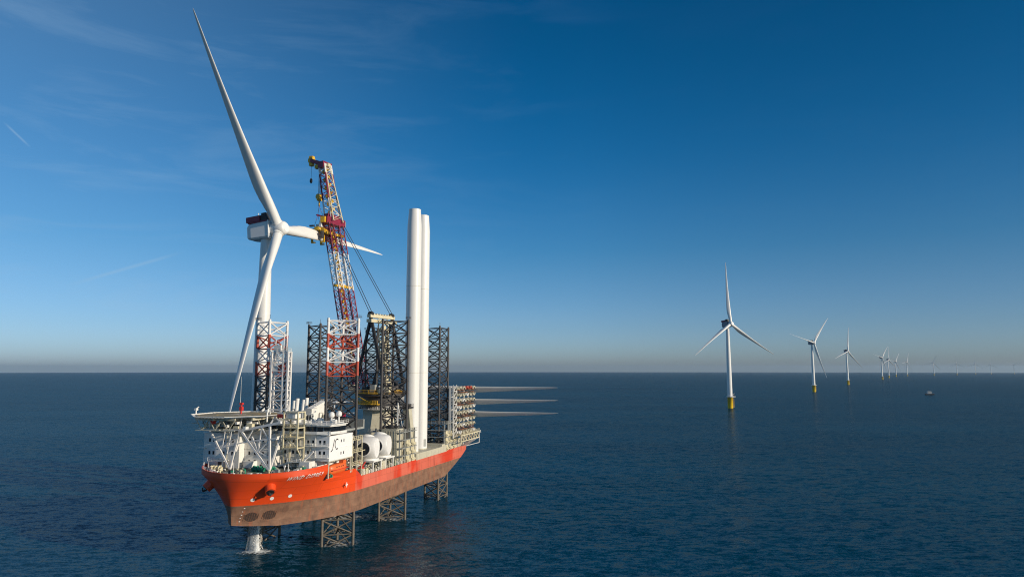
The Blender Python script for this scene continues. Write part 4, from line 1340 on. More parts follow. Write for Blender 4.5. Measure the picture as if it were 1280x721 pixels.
# ---- port side working deck gear
for i in range(34):
    x = 37 - i * 1.35
    if -41 < x < -7.5: continue
    b = MB(); y = 21.2
    kind = i % 4
    if kind == 0:
        b.tube((x, y, 22.3), (x, y, 24.6), 0.16, n=6); b.cbox((x, y, 24.7), (0.5, 0.5, 0.4)); b.build('stanchion', M['cream'], ship)
    elif kind == 1:
        b.box(x - 0.5, x + 0.5, y - 1.6, y - 0.3, 22.3, 22.3 + random.uniform(0.8, 1.9)); b.build('deck_locker', random.choice([M['beige'], M['green'], M['white'], M['grey']]), ship)
    elif kind == 2:
        b.tube((x, y - 0.2, 22.3), (x, y - 0.2, 23.6), 0.3, n=8); b.tube((x, y - 0.2, 23.4), (x + .8, y - 0.2, 23.9), 0.3, n=8); b.build('vent', M['white'], ship)
    else:
        b.beam((x, y, 22.3), (x, y - 1.3, 25.0), 0.25); b.build('stay', M['beige'], ship)
rr_ = MB(); rr_.rail([(37.8, 21.7, 22.8), (-8, 21.7, 22.7)], 1.1, 0.05, 1.8); rr_.rail([(-42, 21.7, 22.6), (-68.5, 21.3, 22.6)], 1.1, 0.06, 1.8)
rr_.build('railing', M['beige'], ship)
# pipe and hose clutter between the block and the hubs
for k in range(46):
    pc = MB()
    x = random.uniform(29, 44); y = random.uniform(8, 21); z0 = 22.3 if x < 38 else 24.9
    if x > 36 and y < 21 and (x - 41.4) ** 2 + (y - 15) ** 2 < 36: continue
    if x > 35.8 and y < 17.4: continue
    z1 = z0 + random.uniform(1, 11)
    if k % 3: pc.tube((x, y, z0), (x, y, z1), random.uniform(0.1, 0.3), n=6); pc.tube((x, y, z1), (x - random.uniform(1, 4), y, z1), 0.15, n=6)
    else: pc.cbox((x, y, z0 + 1.2), (random.uniform(.8, 2), random.uniform(.8, 2), 2.4))
    pc.build('vent_pipe' if k % 3 else 'deck_locker', [M['cream'], M['white'], M['beige'], M['dark_steel']][k % 4], ship)
sr = MB()
for z in (27.0, 31.3, 35.6):
    sr.box(38, 45.1, 17.4, 22.0, z, z + 0.15); sr.rail([(38, 21.9, z + .15), (45.1, 21.9, z + .15)], 1.1, 0.07, 1.5)
    sr.rail([(38, 17.6, z + .15), (38, 21.9, z + .15)], 1.1, 0.07, 1.5)
for x in (38.1, 44.9):
    sr.beam((x, 21.8, 25), (x, 21.8, 36.5), 0.3)
for k, (z, z1) in enumerate(((25, 27), (27, 31.3), (31.3, 35.6))):
    sr.beam((38.5 if k % 2 else 44.5, 20.5, z), (44.5 if k % 2 else 38.5, 20.5, z1), 0.7, 0.15)
sr.build('stair_landing', M['cream'], ship)
gb = MB(); gb.box(28, 36.5, 8.5, 9.2, 36.0, 41.2); gb.box(20, 28, 8.5, 9.2, 35.4, 41.6)
gb.build('wind_screen', M['beige'], ship)
rw = MB(); rw.cbox((34, 19.5, 24.2), (2.0, 1.8, 1.6)); rw.beam((34, 19.5, 24.5), (35.6, 19.5, 27.2), 0.4); rw.beam((34, 19.5, 24.6), (31, 19.5, 26.6), 0.3)
rw.build('davit_crane', M['red'], ship)
# hub cradles
for x in (25.5, 15.5):
    hc = MB()
    hc.box(x - 4.2, x + 3.2, 14.2, 21.6, 26.1, 26.6)
    for sx in (-3.6, 2.6):
        for y in (14.8, 21):
            hc.beam((x + sx, y, 22.3), (x + sx, y, 26.2), 0.5)
        hc.beam((x + sx, 14.8, 22.5), (x + sx, 21, 26), 0.3)
    hc.lathe([(3.6, 26.6), (3.4, 27.2)], 24, o=(x - 0.4, 18, 0))
    hc.build('hub_cradle', M['white'], ship)
MB().box(17.5, 22.0, 19.6, 21.2, 22.3, 25.6).build('deck_store', M['beige'], ship)

# tower seat ledge along the port side
lb = MB(); lb.box(-41.5, -7.8, 11.5, 22.15, 22.35, 25.0)
lb.box(-41.5, -36.5, 11.5, 21.8, 25.0, 25.9)
lb.build('tower_grillage', M['beige'], ship)

# ---- stern equipment
for i in range(12):
    x = -52 - (i % 6) * 2.8; y = 19.8 if i < 6 else 12.5
    b = MB(); hh_ = random.uniform(1.5, 5.5)
    b.box(x - 1.1, x + 1.1, y - 1.2, y + 1.2, 22.0, 22.0 + hh_); b.tube((x - .6, y, 22 + hh_), (x - .6, y, 23.2 + hh_), 0.35, n=8)
    b.build('deck_locker', random.choice([M['cream'], M['beige'], M['white'], M['grey']]), ship)
for i, (x, y) in enumerate(((-30, 4), (-36, 2), (-24, -2), (-14, 2), (8, 4), (12, -2), (-58, -4), (-63, 4))):
    b = MB(); b.box(x - 2.6, x + 2.6, y - 1.3, y + 1.3, 22.0, 24.8 + (i % 3) * 2.6)
    for q in range(5):
        b.box(x - 2.4 + q * 1.1, x - 2.2 + q * 1.1, y + 1.3, y + 1.36, 22.2, 24.6)
    b.build('deck_module', [M['grey'], M['beige'], M['cream']][i % 3], ship)

# ---- leg encircling crane
CX, CY = -47.0, -15.0
cp = MB()
n = 12
cp.lathe([(10.5, 22.3), (10.5, 30), (8.6, 38.0), (8.9, 41.2)], 8, o=(CX, CY, 0), smooth=False)
crane = cp.build('crane', M['beige'], ship)
cd = MB(); cd.lathe([(9.4, 41.2), (9.4, 46.8)], 40, o=(CX, CY, 0)); cd.lathe([(10.6, 41.2), (10.6, 41.6)], 40, o=(CX, CY, 0))
cd.build('slewing_drum', M['dark_steel'], crane)
# direction of the boom in ship axes
dw = Vector((-0.894, 0.447, 0)); dl = (Matrix.Rotation(-SHIP_RZ, 3, 'Z') @ dw).normalized(); pl_ = Vector((-dl.y, dl.x, 0))
Cc = Vector((CX, CY, 0))


def cpnt(along, across, z):
    return Cc + dl * along + pl_ * across + Vector((0, 0, z))


cw = MB(); cw.lathe([(10.9, 40.9), (12.2, 41.0), (12.2, 41.25), (10.8, 41.25)], 36, o=(CX, CY, 0), smooth=False)
for i in range(36):
    a = 2 * PI * i / 36; p = Vector((CX + 12.1 * math.cos(a), CY + 12.1 * math.sin(a), 41.25)); cw.tube(p, p + Vector((0, 0, 1.2)), 0.09, n=4)
cw.rail([(CX + 12.1 * math.cos(2 * PI * i / 24), CY + 12.1 * math.sin(2 * PI * i / 24), 41.25) for i in range(25)], 1.2, 0.07, 3)
for i in range(18):
    a = random.uniform(0, 6.28); cw.cbox((CX + 11.4 * math.cos(a), CY + 11.4 * math.sin(a), 41.8), (0.8, 0.8, 1.0))
cw.build('walkway', M['white'], crane)
sp_ = MB(); sp_.lathe([(9.0, 46.8), (12.6, 47.4), (12.6, 48.8), (9, 48.8)], 40, o=(CX, CY, 0), smooth=False)
spo = sp_.build('slewing_platform', M['dark_steel'], crane)
yr = MB(); yr.rail([(CX + 12.9 * math.cos(2 * PI * i / 28), CY + 12.9 * math.sin(2 * PI * i / 28), 48.8) for i in range(29)], 1.3, 0.1, 3)
yr.lathe([(12.6, 48.5), (13.3, 48.5), (13.3, 48.8), (12.6, 48.8)], 36, o=(CX, CY, 0), smooth=False)
yr.build('railing', M['yellow'], crane)
p = cpnt(11.0, 0, 0)
for (al, ac_) in ((12.5, -4), (12.5, 4)):
    yb_ = MB()
    a = cpnt(al, ac_, 44.0); yb_.cbox(a, (3.4, 3.4, 0.3)); yb_.rail([a + Vector((-1.7, -1.7, .15)), a + Vector((1.7, -1.7, .15)), a + Vector((1.7, 1.7, .15)), a + Vector((-1.7, 1.7, .15))], 1.3, 0.1, 1.2); yb_.beam(a, cpnt(9.5, ac_, 48), 0.4); yb_.beam(a, cpnt(9, ac_, 43), 0.4)
    yb_.build('service_platform', M['yellow'], crane)
yb_ = MB()
fwdp = Vector((CX + 11.0, CY + 3.0, 43.6))
yb_.box(CX + 9.2, CX + 14, CY - 7, CY + 5.5, 43.4, 43.7); yb_.rail([(CX + 14, CY - 7, 43.7), (CX + 14, CY + 5.5, 43.7)], 1.6, 0.16, 1.3, 3); yb_.beam((CX + 13, CY - 7, 48), (CX + 13, CY + 2, 43.8), 0.35)
yb_.build('service_platform', M['yellow'], crane)
mh = MB()
for i in range(22):
    mh = MB()
    al, ac_ = random.uniform(-10, 6), random.choice([-1, 1]) * random.uniform(7.2, 10)
    a = cpnt(al, ac_, 0); hgt = random.uniform(1.5, 5)
    mh.box(a.x - 1.5, a.x + 1.5, a.y - 1.3, a.y + 1.3, 48.8, 48.8 + hgt)
    mh.build('machinery_box', [M['dark_steel'], M['dark_steel'], M['grey'], M['cream']][i % 4], crane)
for i in range(3):
    a = cpnt(-9.5, -4 + i * 4, 0); MB().tube(a + Vector((-1, -1.2, 50.6)), a + Vector((1, 1.2, 50.6)), 1.5, n=16).build('hoist_drum', M['dark_steel'], crane)
cbn = MB(); a = cpnt(10.5, 8.2, 0); cbn.box(a.x - 1.6, a.x + 1.6, a.y - 1.5, a.y + 1.5, 49.4, 52.6)
cbno = cbn.build('crane_cab', M['cream'], crane)
MB().box(a.x - 1.3, a.x + 1.63, a.y - 1.2, a.y + 1.53, 50.9, 52.2).build('window', M['glass'], crane)

# A-frame: black legs, cream head beams and stair column
af = MB()
HT = 85.2
tl, tr_ = cpnt(0.5, -9.0, HT), cpnt(0.5, 9.0, HT)
for s in (-1, 1):
    top = cpnt(0.5, s * 8.6, HT); af.beam(cpnt(11.0, s * 6.6, 49), top, 1.15); af.beam(cpnt(-8.5, s * 7.6, 49), top, 1.25)
    for z, k in ((58, 0.25), (66, 0.47), (74, 0.7)):
        a = cpnt(11.0, s * 6.6, 49).lerp(top, k); b = cpnt(-8.5, s * 7.6, 49).lerp(top, k)
        af.beam(a, b, 0.45)
        c = cpnt(-8.5, s * 7.6, 49).lerp(top, min(1, k + 0.22)); af.beam(a, c, 0.35)
for k in (0.3, 0.6, 0.85):
    af.beam(cpnt(-8.5, -7.6, 49).lerp(cpnt(.5, -8.6, HT), k), cpnt(-8.5, 7.6, 49).lerp(cpnt(.5, 8.6, HT), k), 0.5)
afo = af.build('a_frame', M['black'], crane)
ah = MB(); ah.beam(cpnt(0.8, -9.8, HT + 0.6), cpnt(0.8, 9.8, HT + 0.6), 2.2, 1.5); ah.beam(cpnt(0.2, -10.2, HT - 1.8), cpnt(0.2, 10.4, HT - 1.8), 3.0, 1.6)
for i in range(9):
    p = cpnt(0.5, -9 + i * 2.2, HT + 1.5); ah.cbox(p, (0.8, 0.9, 0.9))
ah.build('head_beam', M['cream'], crane)
for s in (-1, 1):
    sv = MB(); p = cpnt(0.8, s * 8.3, HT + 1.6); sv.tube(p - pl_ * 0.9, p + pl_ * 0.9, 1.25, n=16); sv.build('sheave', M['black'], crane)
stc = MB()
for (al, ac_) in ((-5, 2.5), (-5, 6), (-8, 2.5), (-8, 6)):
    stc.beam(cpnt(al, ac_, 49), cpnt(al + 3, ac_, 83.5), 0.4)
for i in range(12):
    z = 51 + i * 2.8; f = (z - 49) / 34.5 * 3
    stc.beam(cpnt(-5 + f, 2.5, z), cpnt(-5 + f, 6, z + 2.8 * (i % 2)), 0.3); stc.beam(cpnt(-8 + f, 2.5, z), cpnt(-8 + f, 6, z), 0.3); stc.beam(cpnt(-5 + f, 2.5, z), cpnt(-8 + f, 2.5, z + 2.6), 0.3); stc.beam(cpnt(-5 + f, 6, z), cpnt(-8 + f, 6, z + 2.6), 0.3)
    if i % 3 == 1: p = cpnt(-6.5 + f, 4.2, z); stc.cbox(p, (3.6, 3.6, 0.5)); stc.cbox(p + Vector((0, 0, 1.2)), (1.8, 1.6, 1.6))
stc.build('stair_column', M['cream'], crane)

# boom
B0 = to_ship((-76.5, 345.2, 50.5)); B1 = to_ship((-94.4, 353.6, 137.0)); B2 = to_ship((-100.6, 356.8, 168.5))
bd = (B1 - B0).normalized(); bx_ = pl_.copy(); by_ = bd.cross(bx_).normalized()


def truss(mb, a, b, w0, d0, w1, d1, nb, rc_, rb_):
    L = (b - a).length
    pr_ = None
    for i in range(nb + 1):
        f = i / nb; c = a.lerp(b, f); w_, d_ = w0 + (w1 - w0) * f, d0 + (d1 - d0) * f
        q = [c + bx_ * (sx * w_ / 2) + by_ * (sy * d_ / 2) for sx, sy in ((-1, -1), (1, -1), (1, 1), (-1, 1))]
        if pr_:
            for k in range(4):
                mb.tube(pr_[k], q[k], rc_, n=7, caps=False)
                a_, b_ = (k, (k + 1) % 4) if i % 2 else ((k + 1) % 4, k)
                mb.tube(pr_[a_], q[b_], rb_, n=5, caps=False)
                mb.tube(q[k], q[(k + 1) % 4], rb_, n=5, caps=False)
        pr_ = q


bm_ = MB()
BL = (B1 - B0).length


def bpt(f):
    return B0.lerp(B1, f)


SEC = [(0.0, 0.575, 1), (0.575, 0.80, 0), (0.80, 1.0, 1)]
for f0, f1, k in SEC:
    bm_.cur = k
    for s in (-1, 1):
        off = bx_ * (s * 3.9)
        w_ = 3.4
        truss(bm_, bpt(f0) + off * (1.0 if f0 > 0.02 else 1.0), bpt(f1) + off, w_, 3.6, w_, 3.6, max(2, round((f1 - f0) * BL / 3.3)), 0.31, 0.14)
    for i in range(int((f1 - f0) * BL / 9) + 1):
        p = bpt(f0 + (f1 - f0) * (i + 0.5) / (int((f1 - f0) * BL / 9) + 1)); bm_.beam(p - bx_ * 2.4, p + bx_ * 2.4, 0.5)
boom = bm_.build('boom', [M['leg_white'], M['crimson']], crane)
bw = MB()
for i in range(60):
    p = bpt(i / 60 + 0.01); bw.cbox(p + bx_ * (0.8 * (-1) ** i) - by_ * 1.2, (1.1, 1.1, random.uniform(0.6, 1.9)))
for f in (0.1, 0.3, 0.5, 0.7, 0.9):
    bw.beam(bpt(f) - bx_ * 1.2 - by_ * 1.4, bpt(min(1, f + 0.18)) - bx_ * 0.8 - by_ * 1.4, 0.35)
for f in (0.60, 0.92):
    bw.beam(bpt(f) - bx_ * 6.5, bpt(f) + bx_ * 6.5, 1.2); 
bw.build('boom_walkway', M['yellow'], crane)
bh = MB(); bh.beam(B1 - bx_ * 7.0, B1 + bx_ * 7.0, 4.6, 3.6); bh.beam(B1 - bx_ * 5 + bd * 2.5, B1 + bx_ * 5 + bd * 2.5, 3.0, 2.4)
bh.build('boom_head', M['crimson'], crane)
bq = MB(); bq.cbox(B1 - bx_ * -7.2, (2.4, 2.6, 3.0)); bq.cbox(B1 - bx_ * 7.2, (2.4, 2.6, 3.0)); bq.build('sheave_block', M['yellow'], crane)
fj = MB()
b2d = B2 - B1
for f0, f1, k in ((0.0, 0.38, 0), (0.38, 0.84, 1), (0.84, 1.0, 0)):
    fj.cur = k
    truss(fj, B1.lerp(B2, f0), B1.lerp(B2, f1), 7.4 - 2.2 * f0, 4.0, 7.4 - 2.2 * f1, 4.0, max(2, round((f1 - f0) * b2d.length / 3.6)), 0.42, 0.17)
fj.build('fly_jib', [M['leg_white'], M['crimson']], crane)
fw = MB()
for i in range(14):
    p = B1.lerp(B2, i / 14 + 0.02); fw.cbox(p + bx_ * (1.0 * (-1) ** i), (1.8, 1.8, 1.7))
fw.build('jib_walkway', M['yellow'], crane)
JT = to_ship((-109.0, 361.0, 172.6))
jh = MB(); jh.beam(B2 - bx_ * 3.4, B2 + bx_ * 3.4, 3.6, 3.4); jh.beam(B2 + Vector((0, 0, 0.6)), JT, 2.6, 2.0); jh.beam(B2 + Vector((0, 0, -1.2)), JT, 1.6, 1.2)
jh.build('jib_head', M['crimson'], crane)
jt = MB(); jt.tube(JT - pl_ * 1.2, JT + pl_ * 1.2, 1.7, n=16); jt.cbox(JT + Vector((0, 0, 1.6)), (2.2, 2.2, 1.6)); jt.cbox(JT + Vector((0, 0, -2.0)), (2.2, 2.0, 2.0)); jt.cbox(JT.lerp(B2, 0.45) + Vector((0, 0, -2.2)), (2.2, 2.2, 2.0))
jt.build('jib_tip', M['yellow'], crane)
# back stay mast of the jib
jm_ = MB()
a = B2 - dl * 1.8; b = B1 - dl * 3.6
for s in (-1.7, 1.7):
    jm_.tube(a + bx_ * s, b + bx_ * (s * 2.2), 0.34, n=8)
for i in range(10):
    p = a.lerp(b, i / 10); q = a.lerp(b, (i + 1) / 10); w0 = 1.7 + 2.0 * i / 10; w1 = 1.7 + 2.0 * (i + 1) / 10
    jm_.tube(p + bx_ * w0 * (-1) ** i, q - bx_ * w1 * (-1) ** i, 0.14, n=5)
jm_.cbox(a, (2.4, 2.4, 1.8))
jm_.build('jib_stay_mast', M['cream'], crane)


def rope(name, pts, r=0.09, parent=None):
    mb = MB()
    for a_, b_ in pts: mb.tube(a_, b_, r, n=5)
    return mb.build(name, M['rope'], parent or crane)


for s in (-1, 1):
    for q in (-1.0, 1.0):
        rope('pendant_rope', [(B1 + bx_ * (s * 5.2 + q) - dl * 1.5, cpnt(0.8, s * 8.3 + q, HT + 2.2))], 0.16)
rope('luffing_rope', [(B2 - dl * 1.8 + bx_ * 1.4, B1 - dl * 3.6 + bx_ * 4.4), (B2 - dl * 1.8 - bx_ * 1.4, B1 - dl * 3.6 - bx_ * 4.4)])
HB = to_ship((-103.2, 357.6, 151.0))
hs = JT.lerp(B2, 0.5)
for q in (-0.9, -0.3, 0.3, 0.9):
    rope('hoist_rope', [(Vector((HB.x, HB.y, 171)) + pl_ * q, HB + pl_ * q + Vector((0, 0, 1.5)))], 0.11)
hkb = MB(); hkb.cbox(HB, (2.0, 2.0, 3.0)); hkb.tube(HB - pl_ * 1.4 + Vector((0, 0, .6)), HB + pl_ * 1.4 + Vector((0, 0, .6)), 1.5, n=14); hkb.tube(HB + Vector((0, 0, -1.5)), HB + Vector((0, 0, -4.5)), 0.4, n=8)
hkb.build('hook_block', M['yellow'], crane)
JB = Vector((JT.x, JT.y, 161.5))
rope('whip_rope', [(JT, JB)], 0.07)
bh2 = MB(); bh2.lathe([(0.1, -1.6), (0.7, -0.9), (0.75, 0.4), (0.3, 1.3)], 12, o=tuple(JB)); bh2.build('ball_hook', M['dark_steel'], crane)

# ------------------------------------------------------------------ things carried by the ship
# blade yoke hanging at the blade being fitted
def blade_point(t):
    """point on the axis of the near turbine's rightward blade"""
    blm = near.matrix_world
    return None


yaw = R(72); tl_ = R(6); az = R(-33.6) + 2 * PI / 3
RotM = Matrix.Rotation(yaw, 3, 'Z') @ Matrix.Rotation(-tl_, 3, 'X') @ Matrix.Rotation(az, 3, 'Y')
bdir = RotM @ Vector((0, 0, 1)); bnorm = RotM @ Vector((0, -1, 0))
HUBW = Vector((-110.5, 319.0, 126.3))
YP = HUBW + bdir * 36.0
yk = empty('blade_yoke', YP, 0)
yk.rotation_euler = Matrix((bdir, Vector((0, 0, 1)).cross(bdir).normalized(), bdir.cross(Vector((0, 0, 1)).cross(bdir)).normalized())).transposed().to_euler()
tag(yk, 'yellow blade gripping yoke hanging from the crane hook around the sideways blade', 'lifting yoke')
k1 = MB(); k1.box(-5.5, 5.5, -1.3, 1.3, 3.6, 5.2)
for x in (-4.6, 3.6):
    k1.box(x, x + 1.1, -3.8, 3.8, 3.4, 4.4); k1.box(x, x + 1.1, 3.2, 4.0, -2.6, 3.4); k1.box(x, x + 1.1, -4.0, -3.2, -2.6, 3.4); k1.box(x, x + 1.1, -3.9, -1.8, -3.2, -2.5); k1.box(x, x + 1.1, 1.8, 3.9, -3.2, -2.5)
k1.box(-4.0, 4.0, -3.6, -2.6, 0.2, 3.6); k1.box(-3.0, 3.0, -1.0, 1.0, 2.6, 3.6); k1.beam((-5, -1.2, 4.4), (-1, -4.4, 1.0), 0.8); k1.beam((5, -1.2, 4.4), (1, -4.4, 1.0), 0.6); k1.beam((-5, 1.2, 4.4), (-1, 4.4, 1.0), 0.6)
k1.build('frame', M['yellow'], yk)
k2 = MB(); k2.box(-3.2, 0.2, -1.8, 1.8, 5.2, 6.8); k2.box(1.0, 4.6, -1.2, 1.2, 5.2, 6.2); k2.box(-5.2, -4.0, -2.6, -1.2, 5.0, 7.4)
k2.build('power_pack', M['white'], yk)
k3 = MB()
for x in (-5.2, 5.2):
    k3.cbox((x, -3.4, 1.0), (1.8, 1.2, 3.4)); k3.cbox((x, 2.9, 5.8), (1.2, 2.4, 0.8))
k3.build('tag_line_winch', M['dark_steel'], yk)
k3 = MB(); k3.cbox((4.8, -4.3, -0.5), (2.4, 1.6, 3.6)); k3.build('clamp_cover', M['leg_red'], yk)
sl_ = MB()
hbw = SHIP_M @ (HB + Vector((0, 0, -4.3)))
ykm = Matrix.Translation(YP) @ yk.rotation_euler.to_matrix().to_4x4()
top = ykm.inverted() @ hbw
sprd = [top.lerp(Vector((0, 0, 5)), 0.45) + Vector((s * 2.6, 0, 0)) for s in (-1, 1)]
for s, p in zip((-1, 1), sprd):
    sl_.tube(top, p, 0.1, n=5)
    for q in (-1, 1): sl_.tube(p, (s * 4.6, q * 2.0, 5.2), 0.09, n=5)
sl_.beam(sprd[0] - Vector((1, 0, 0)), sprd[1] + Vector((1, 0, 0)), 0.7)
sl_.build('sling', M['crimson'], yk)


def cargo_tower(x, y, lab, h=105.3):
    t = aboard('tower_section', x, y, 25.0, random.uniform(0, 0.5))
    tag(t, lab, 'turbine tower', 'turbine towers standing on the ship')
    b = MB(); b.lathe([(3.2, 0.0), (3.2, 35), (3.17, 70), (3.12, h - 7.5), (2.62, h - 0.6), (2.66, h)], 40)
    bo = b.build('shell', M['turbine_white'], t)
    f = MB()
    for z in (33.5, 71.0):
        f.lathe([(3.2, z - 0.07), (3.235, z), (3.2, z + 0.07)], 40)
    f.lathe([(3.24, 0), (3.24, 0.4)], 40)
    f.build('flange', M['beige'], t)
    a = R(55); MB().add([(3.27 * math.cos(q), 3.27 * math.sin(q), z) for z in (1.2, 4.4) for q in (a - 0.2, a, a + 0.2)] + [(2.9 * math.cos(q), 2.9 * math.sin(q), z) for z in (1.2, 4.4) for q in (a - 0.2, a, a + 0.2)],
                        [(0, 1, 4, 3), (1, 2, 5, 4), (0, 3, 9, 6), (2, 8, 11, 5), (3, 4, 10, 9), (4, 5, 11, 10)]).build('door', M['grey'], t)
    c = MB()
    for z in (h,):
        c.lathe([(2.5, h), (2.45, h + 0.12), (0.1, h + 0.22)], 28)
    c.build('rain_cover', M['white'], t)
    return t


cargo_tower(-13.0, 17.2, 'tall white tower tube upright on the ship deck, left and nearer of the pair')
cargo_tower(-25.5, 15.7, 'tall white tower tube upright on the ship deck, right one half hidden by the other')


def cargo_hub(x, y, z, rz, lab):
    t = aboard('rotor_hub', x, y, z, rz)
    tag(t, lab, 'rotor hub', 'white rotor hubs on the ship deck')
    b = MB()
    b.lathe([(2.6, -3.6), (3.4, -3.2), (4.1, -1.8), (4.3, 0.2), (4.1, 2.2), (3.75, 3.4), (3.6, 3.6)], 40, 'Y', o=(0, 0, 0))
    b.build('shell', M['turbine_white'], t)
    MB().lathe([(3.55, 3.6), (3.5, 3.74)], 40, 'Y').build('nose_plate', M['plate'], t)
    for k in range(3):
        a = R(90 + 120 * k)
        d = Vector((math.sin(a), 0, math.cos(a)))
        c = MB(); c.tube(d * 2.6 + Vector((0, -.3, 0)), d * 4.28 + Vector((0, -.3, 0)), 2.75, 2.6, 32); cc = c.build('blade_flange', M['turbine_white'], t)
        MB().tube(d * 4.2 + Vector((0, -.3, 0)), d * 4.33 + Vector((0, -.3, 0)), 2.35, 2.35, 32).build('opening', M['glass'], cc)  # solid dark disc, no glass: shade inside the blade hole as colour
    return t


cargo_hub(25.5, 17.2, 30.9, R(12), 'white rotor hub with a dark round blade opening, nearer the lifeboat')
cargo_hub(15.5, 17.2, 30.9, R(12), 'white rotor hub showing its round plate, nearer the tall towers')

# lifeboat under the white box
lbt = aboard('lifeboat', 52.0, 20.4, 27.2)
tag(lbt, 'orange enclosed lifeboat hanging under the white box on the ship side', 'lifeboat')
b = MB(); sec = [(-5.2, 0.25, 0.9), (-4.6, 0.85, 1.35), (-3, 1.3, 1.6), (0, 1.45, 1.7), (3, 1.35, 1.65), (4.6, 0.9, 1.4), (5.4, 0.2, 1.0)]
vs = []; nn_ = 14
for x, w_, h_ in sec:
    for i in range(nn_):
        a = 2 * PI * i / nn_; s_ = math.sin(a); c_ = math.cos(a)
        vs.append((x, w_ * (abs(c_) ** 0.8) * (1 if c_ >= 0 else -1), (h_ * (abs(s_) ** 0.8)) * (1 if s_ >= 0 else -1)))
fs = [(j * nn_ + i, j * nn_ + (i + 1) % nn_, (j + 1) * nn_ + (i + 1) % nn_, (j + 1) * nn_ + i) for j in range(len(sec) - 1) for i in range(nn_)] + [tuple(range(nn_)), tuple(range(len(vs) - 1, len(vs) - 1 - nn_, -1))]
b.add(vs, fs, True); b.build('hull', M['orange'], lbt)
b = MB(); b.box(-4.4, -2.4, -0.8, 0.8, 1.2, 2.3); b.build('cockpit', M['orange'], lbt)
b = MB(); b.box(-4.9, 4.9, -1.52, 1.52, -0.25, -0.05); b.build('fender', M['red'], lbt)
for i in range(4): MB().cbox((-1.5 + i * 1.3, 1.33, 0.75), (0.5, 0.14, 0.35)).build('window', M['glass'], lbt)

# blade rack and blades across the stern
rack = aboard('blade_rack', -61.0, 20.0, 22.6)
tag(rack, 'white lattice rack with rows of blade cradles at the stern of the ship', 'blade rack')
b = MB()
for x in (15, 9, 3, -3, -9, -14.5):
    b.beam((x, 2, 6.6), (x, 2, 29.0), 0.42)
    if x < 15: b.beam((x, 6.8, 5.5), (x, 6.8, 6.8), 0.4)
for z in (6.4, 12.4, 18.4, 24.4, 29.0):
    b.beam((15, 2, z), (-14.5, 2, z), 0.32)
b.build('frame', M['white'], rack)
b = MB()
for x in (15, 11):
    for y in (1.5, 3.5):
        b.beam((x, y, 5), (x, y, 29.4), 0.45)
for i in range(8):
    z = 6 + i * 3
    b.beam((15, 3.5, z), (11, 3.5, z), 0.25); b.beam((15, 3.5, z), (11, 3.5, z + 3), 0.22); b.beam((15, 1.5, z), (15, 3.5, z + 3), 0.22)
    b.box(11, 15, 1.5, 3.5, z, z + 0.12)
b.build('stair_tower', M['white'], rack)
for iy in range(8):
    zc = 7.6 + iy * 2.95
    for ix, x in enumerate((9.4, 4.6, -0.2, -5.0, -9.8)):
        c = MB()
        s_ = 1 if iy % 2 else -1
        for k in range(6):
            a0 = PI * k / 6; a1 = PI * (k + 1) / 6
            c.beam(Vector((x + 1.5 * math.cos(a0), 3.6, zc + s_ * (1.15 * math.sin(a0) - 0.5))), Vector((x + 1.5 * math.cos(a1), 3.6, zc + s_ * (1.15 * math.sin(a1) - 0.5))), 0.62, 3.0, up=(0, 1, 0))
        c.box(x + 1.5, x + 2.6, 2.6, 4.4, zc - 0.35, zc + 0.35)
        ck = MB(); ck.cbox((x, 2.9, zc - s_ * 0.9), (2.6, 1.6, 0.5)); ck.tube((x - 1.2, 4.4, zc - s_ * 0.9), (x + 1.2, 4.4, zc - s_ * 0.9), 0.25, n=6)
        co_ = c.build('cradle', M['leg_red'] if (iy == 7 and 1 < ix < 4) else (M['white'] if (ix * 3 + iy) % 4 == 0 else M['beige']), rack)
        ck.build('cradle_base', M['rust'] if (ix + iy) % 3 else M['dark_steel'], co_)
b = MB()
for i in range(8):
    x = 14 - i * 3.6
    b.beam((x, 7.2, 6.4), (x, 1.2, 6.4), 0.4); b.beam((x, 7.2, 6.4), (x, 7.2, 3.6), 0.35)
    if i < 7:
        b.beam((x, 7.2, 6.4), (x - 3.6, 7.2, 3.6), 0.3)
b.beam((14.4, 7.2, 6.4), (-11.4, 7.2, 6.4), 0.5); b.beam((14.4, 7.2, 3.6), (-11.4, 7.2, 3.6), 0.4); b.beam((14.4, 1.4, 6.4), (-14.8, 1.4, 6.4), 0.5)
b.rail([(14, 7.4, 6.6), (-11.4, 7.4, 6.6)], 1.2, 0.07, 2)
b.build('walkway', M['cream'], rack)
b = MB()
for x in (-0.5, -4.0, -7.6):
    b.beam((x, 7.2, 3.6), (x - 1.5, 1.6, -0.2), 0.55); b.beam((x - 3.0, 7.2, 3.6), (x - 1.5, 1.6, -0.2), 0.4); b.beam((x, 1.4, 6.4), (x, 1.4, 0), 0.4)
b.beam((-11.2, 7.2, 3.6), (-8.0, 1.2, 0.2), 0.5); b.beam((-11.2, 7.4, 6.6), (-11.2, 7.4, 0.9), 0.35); b.beam((-11.2, 7.4, 0.9), (-7.6, 1.6, -0.6), 0.3)
b.build('support_strut', M['white'], rack)
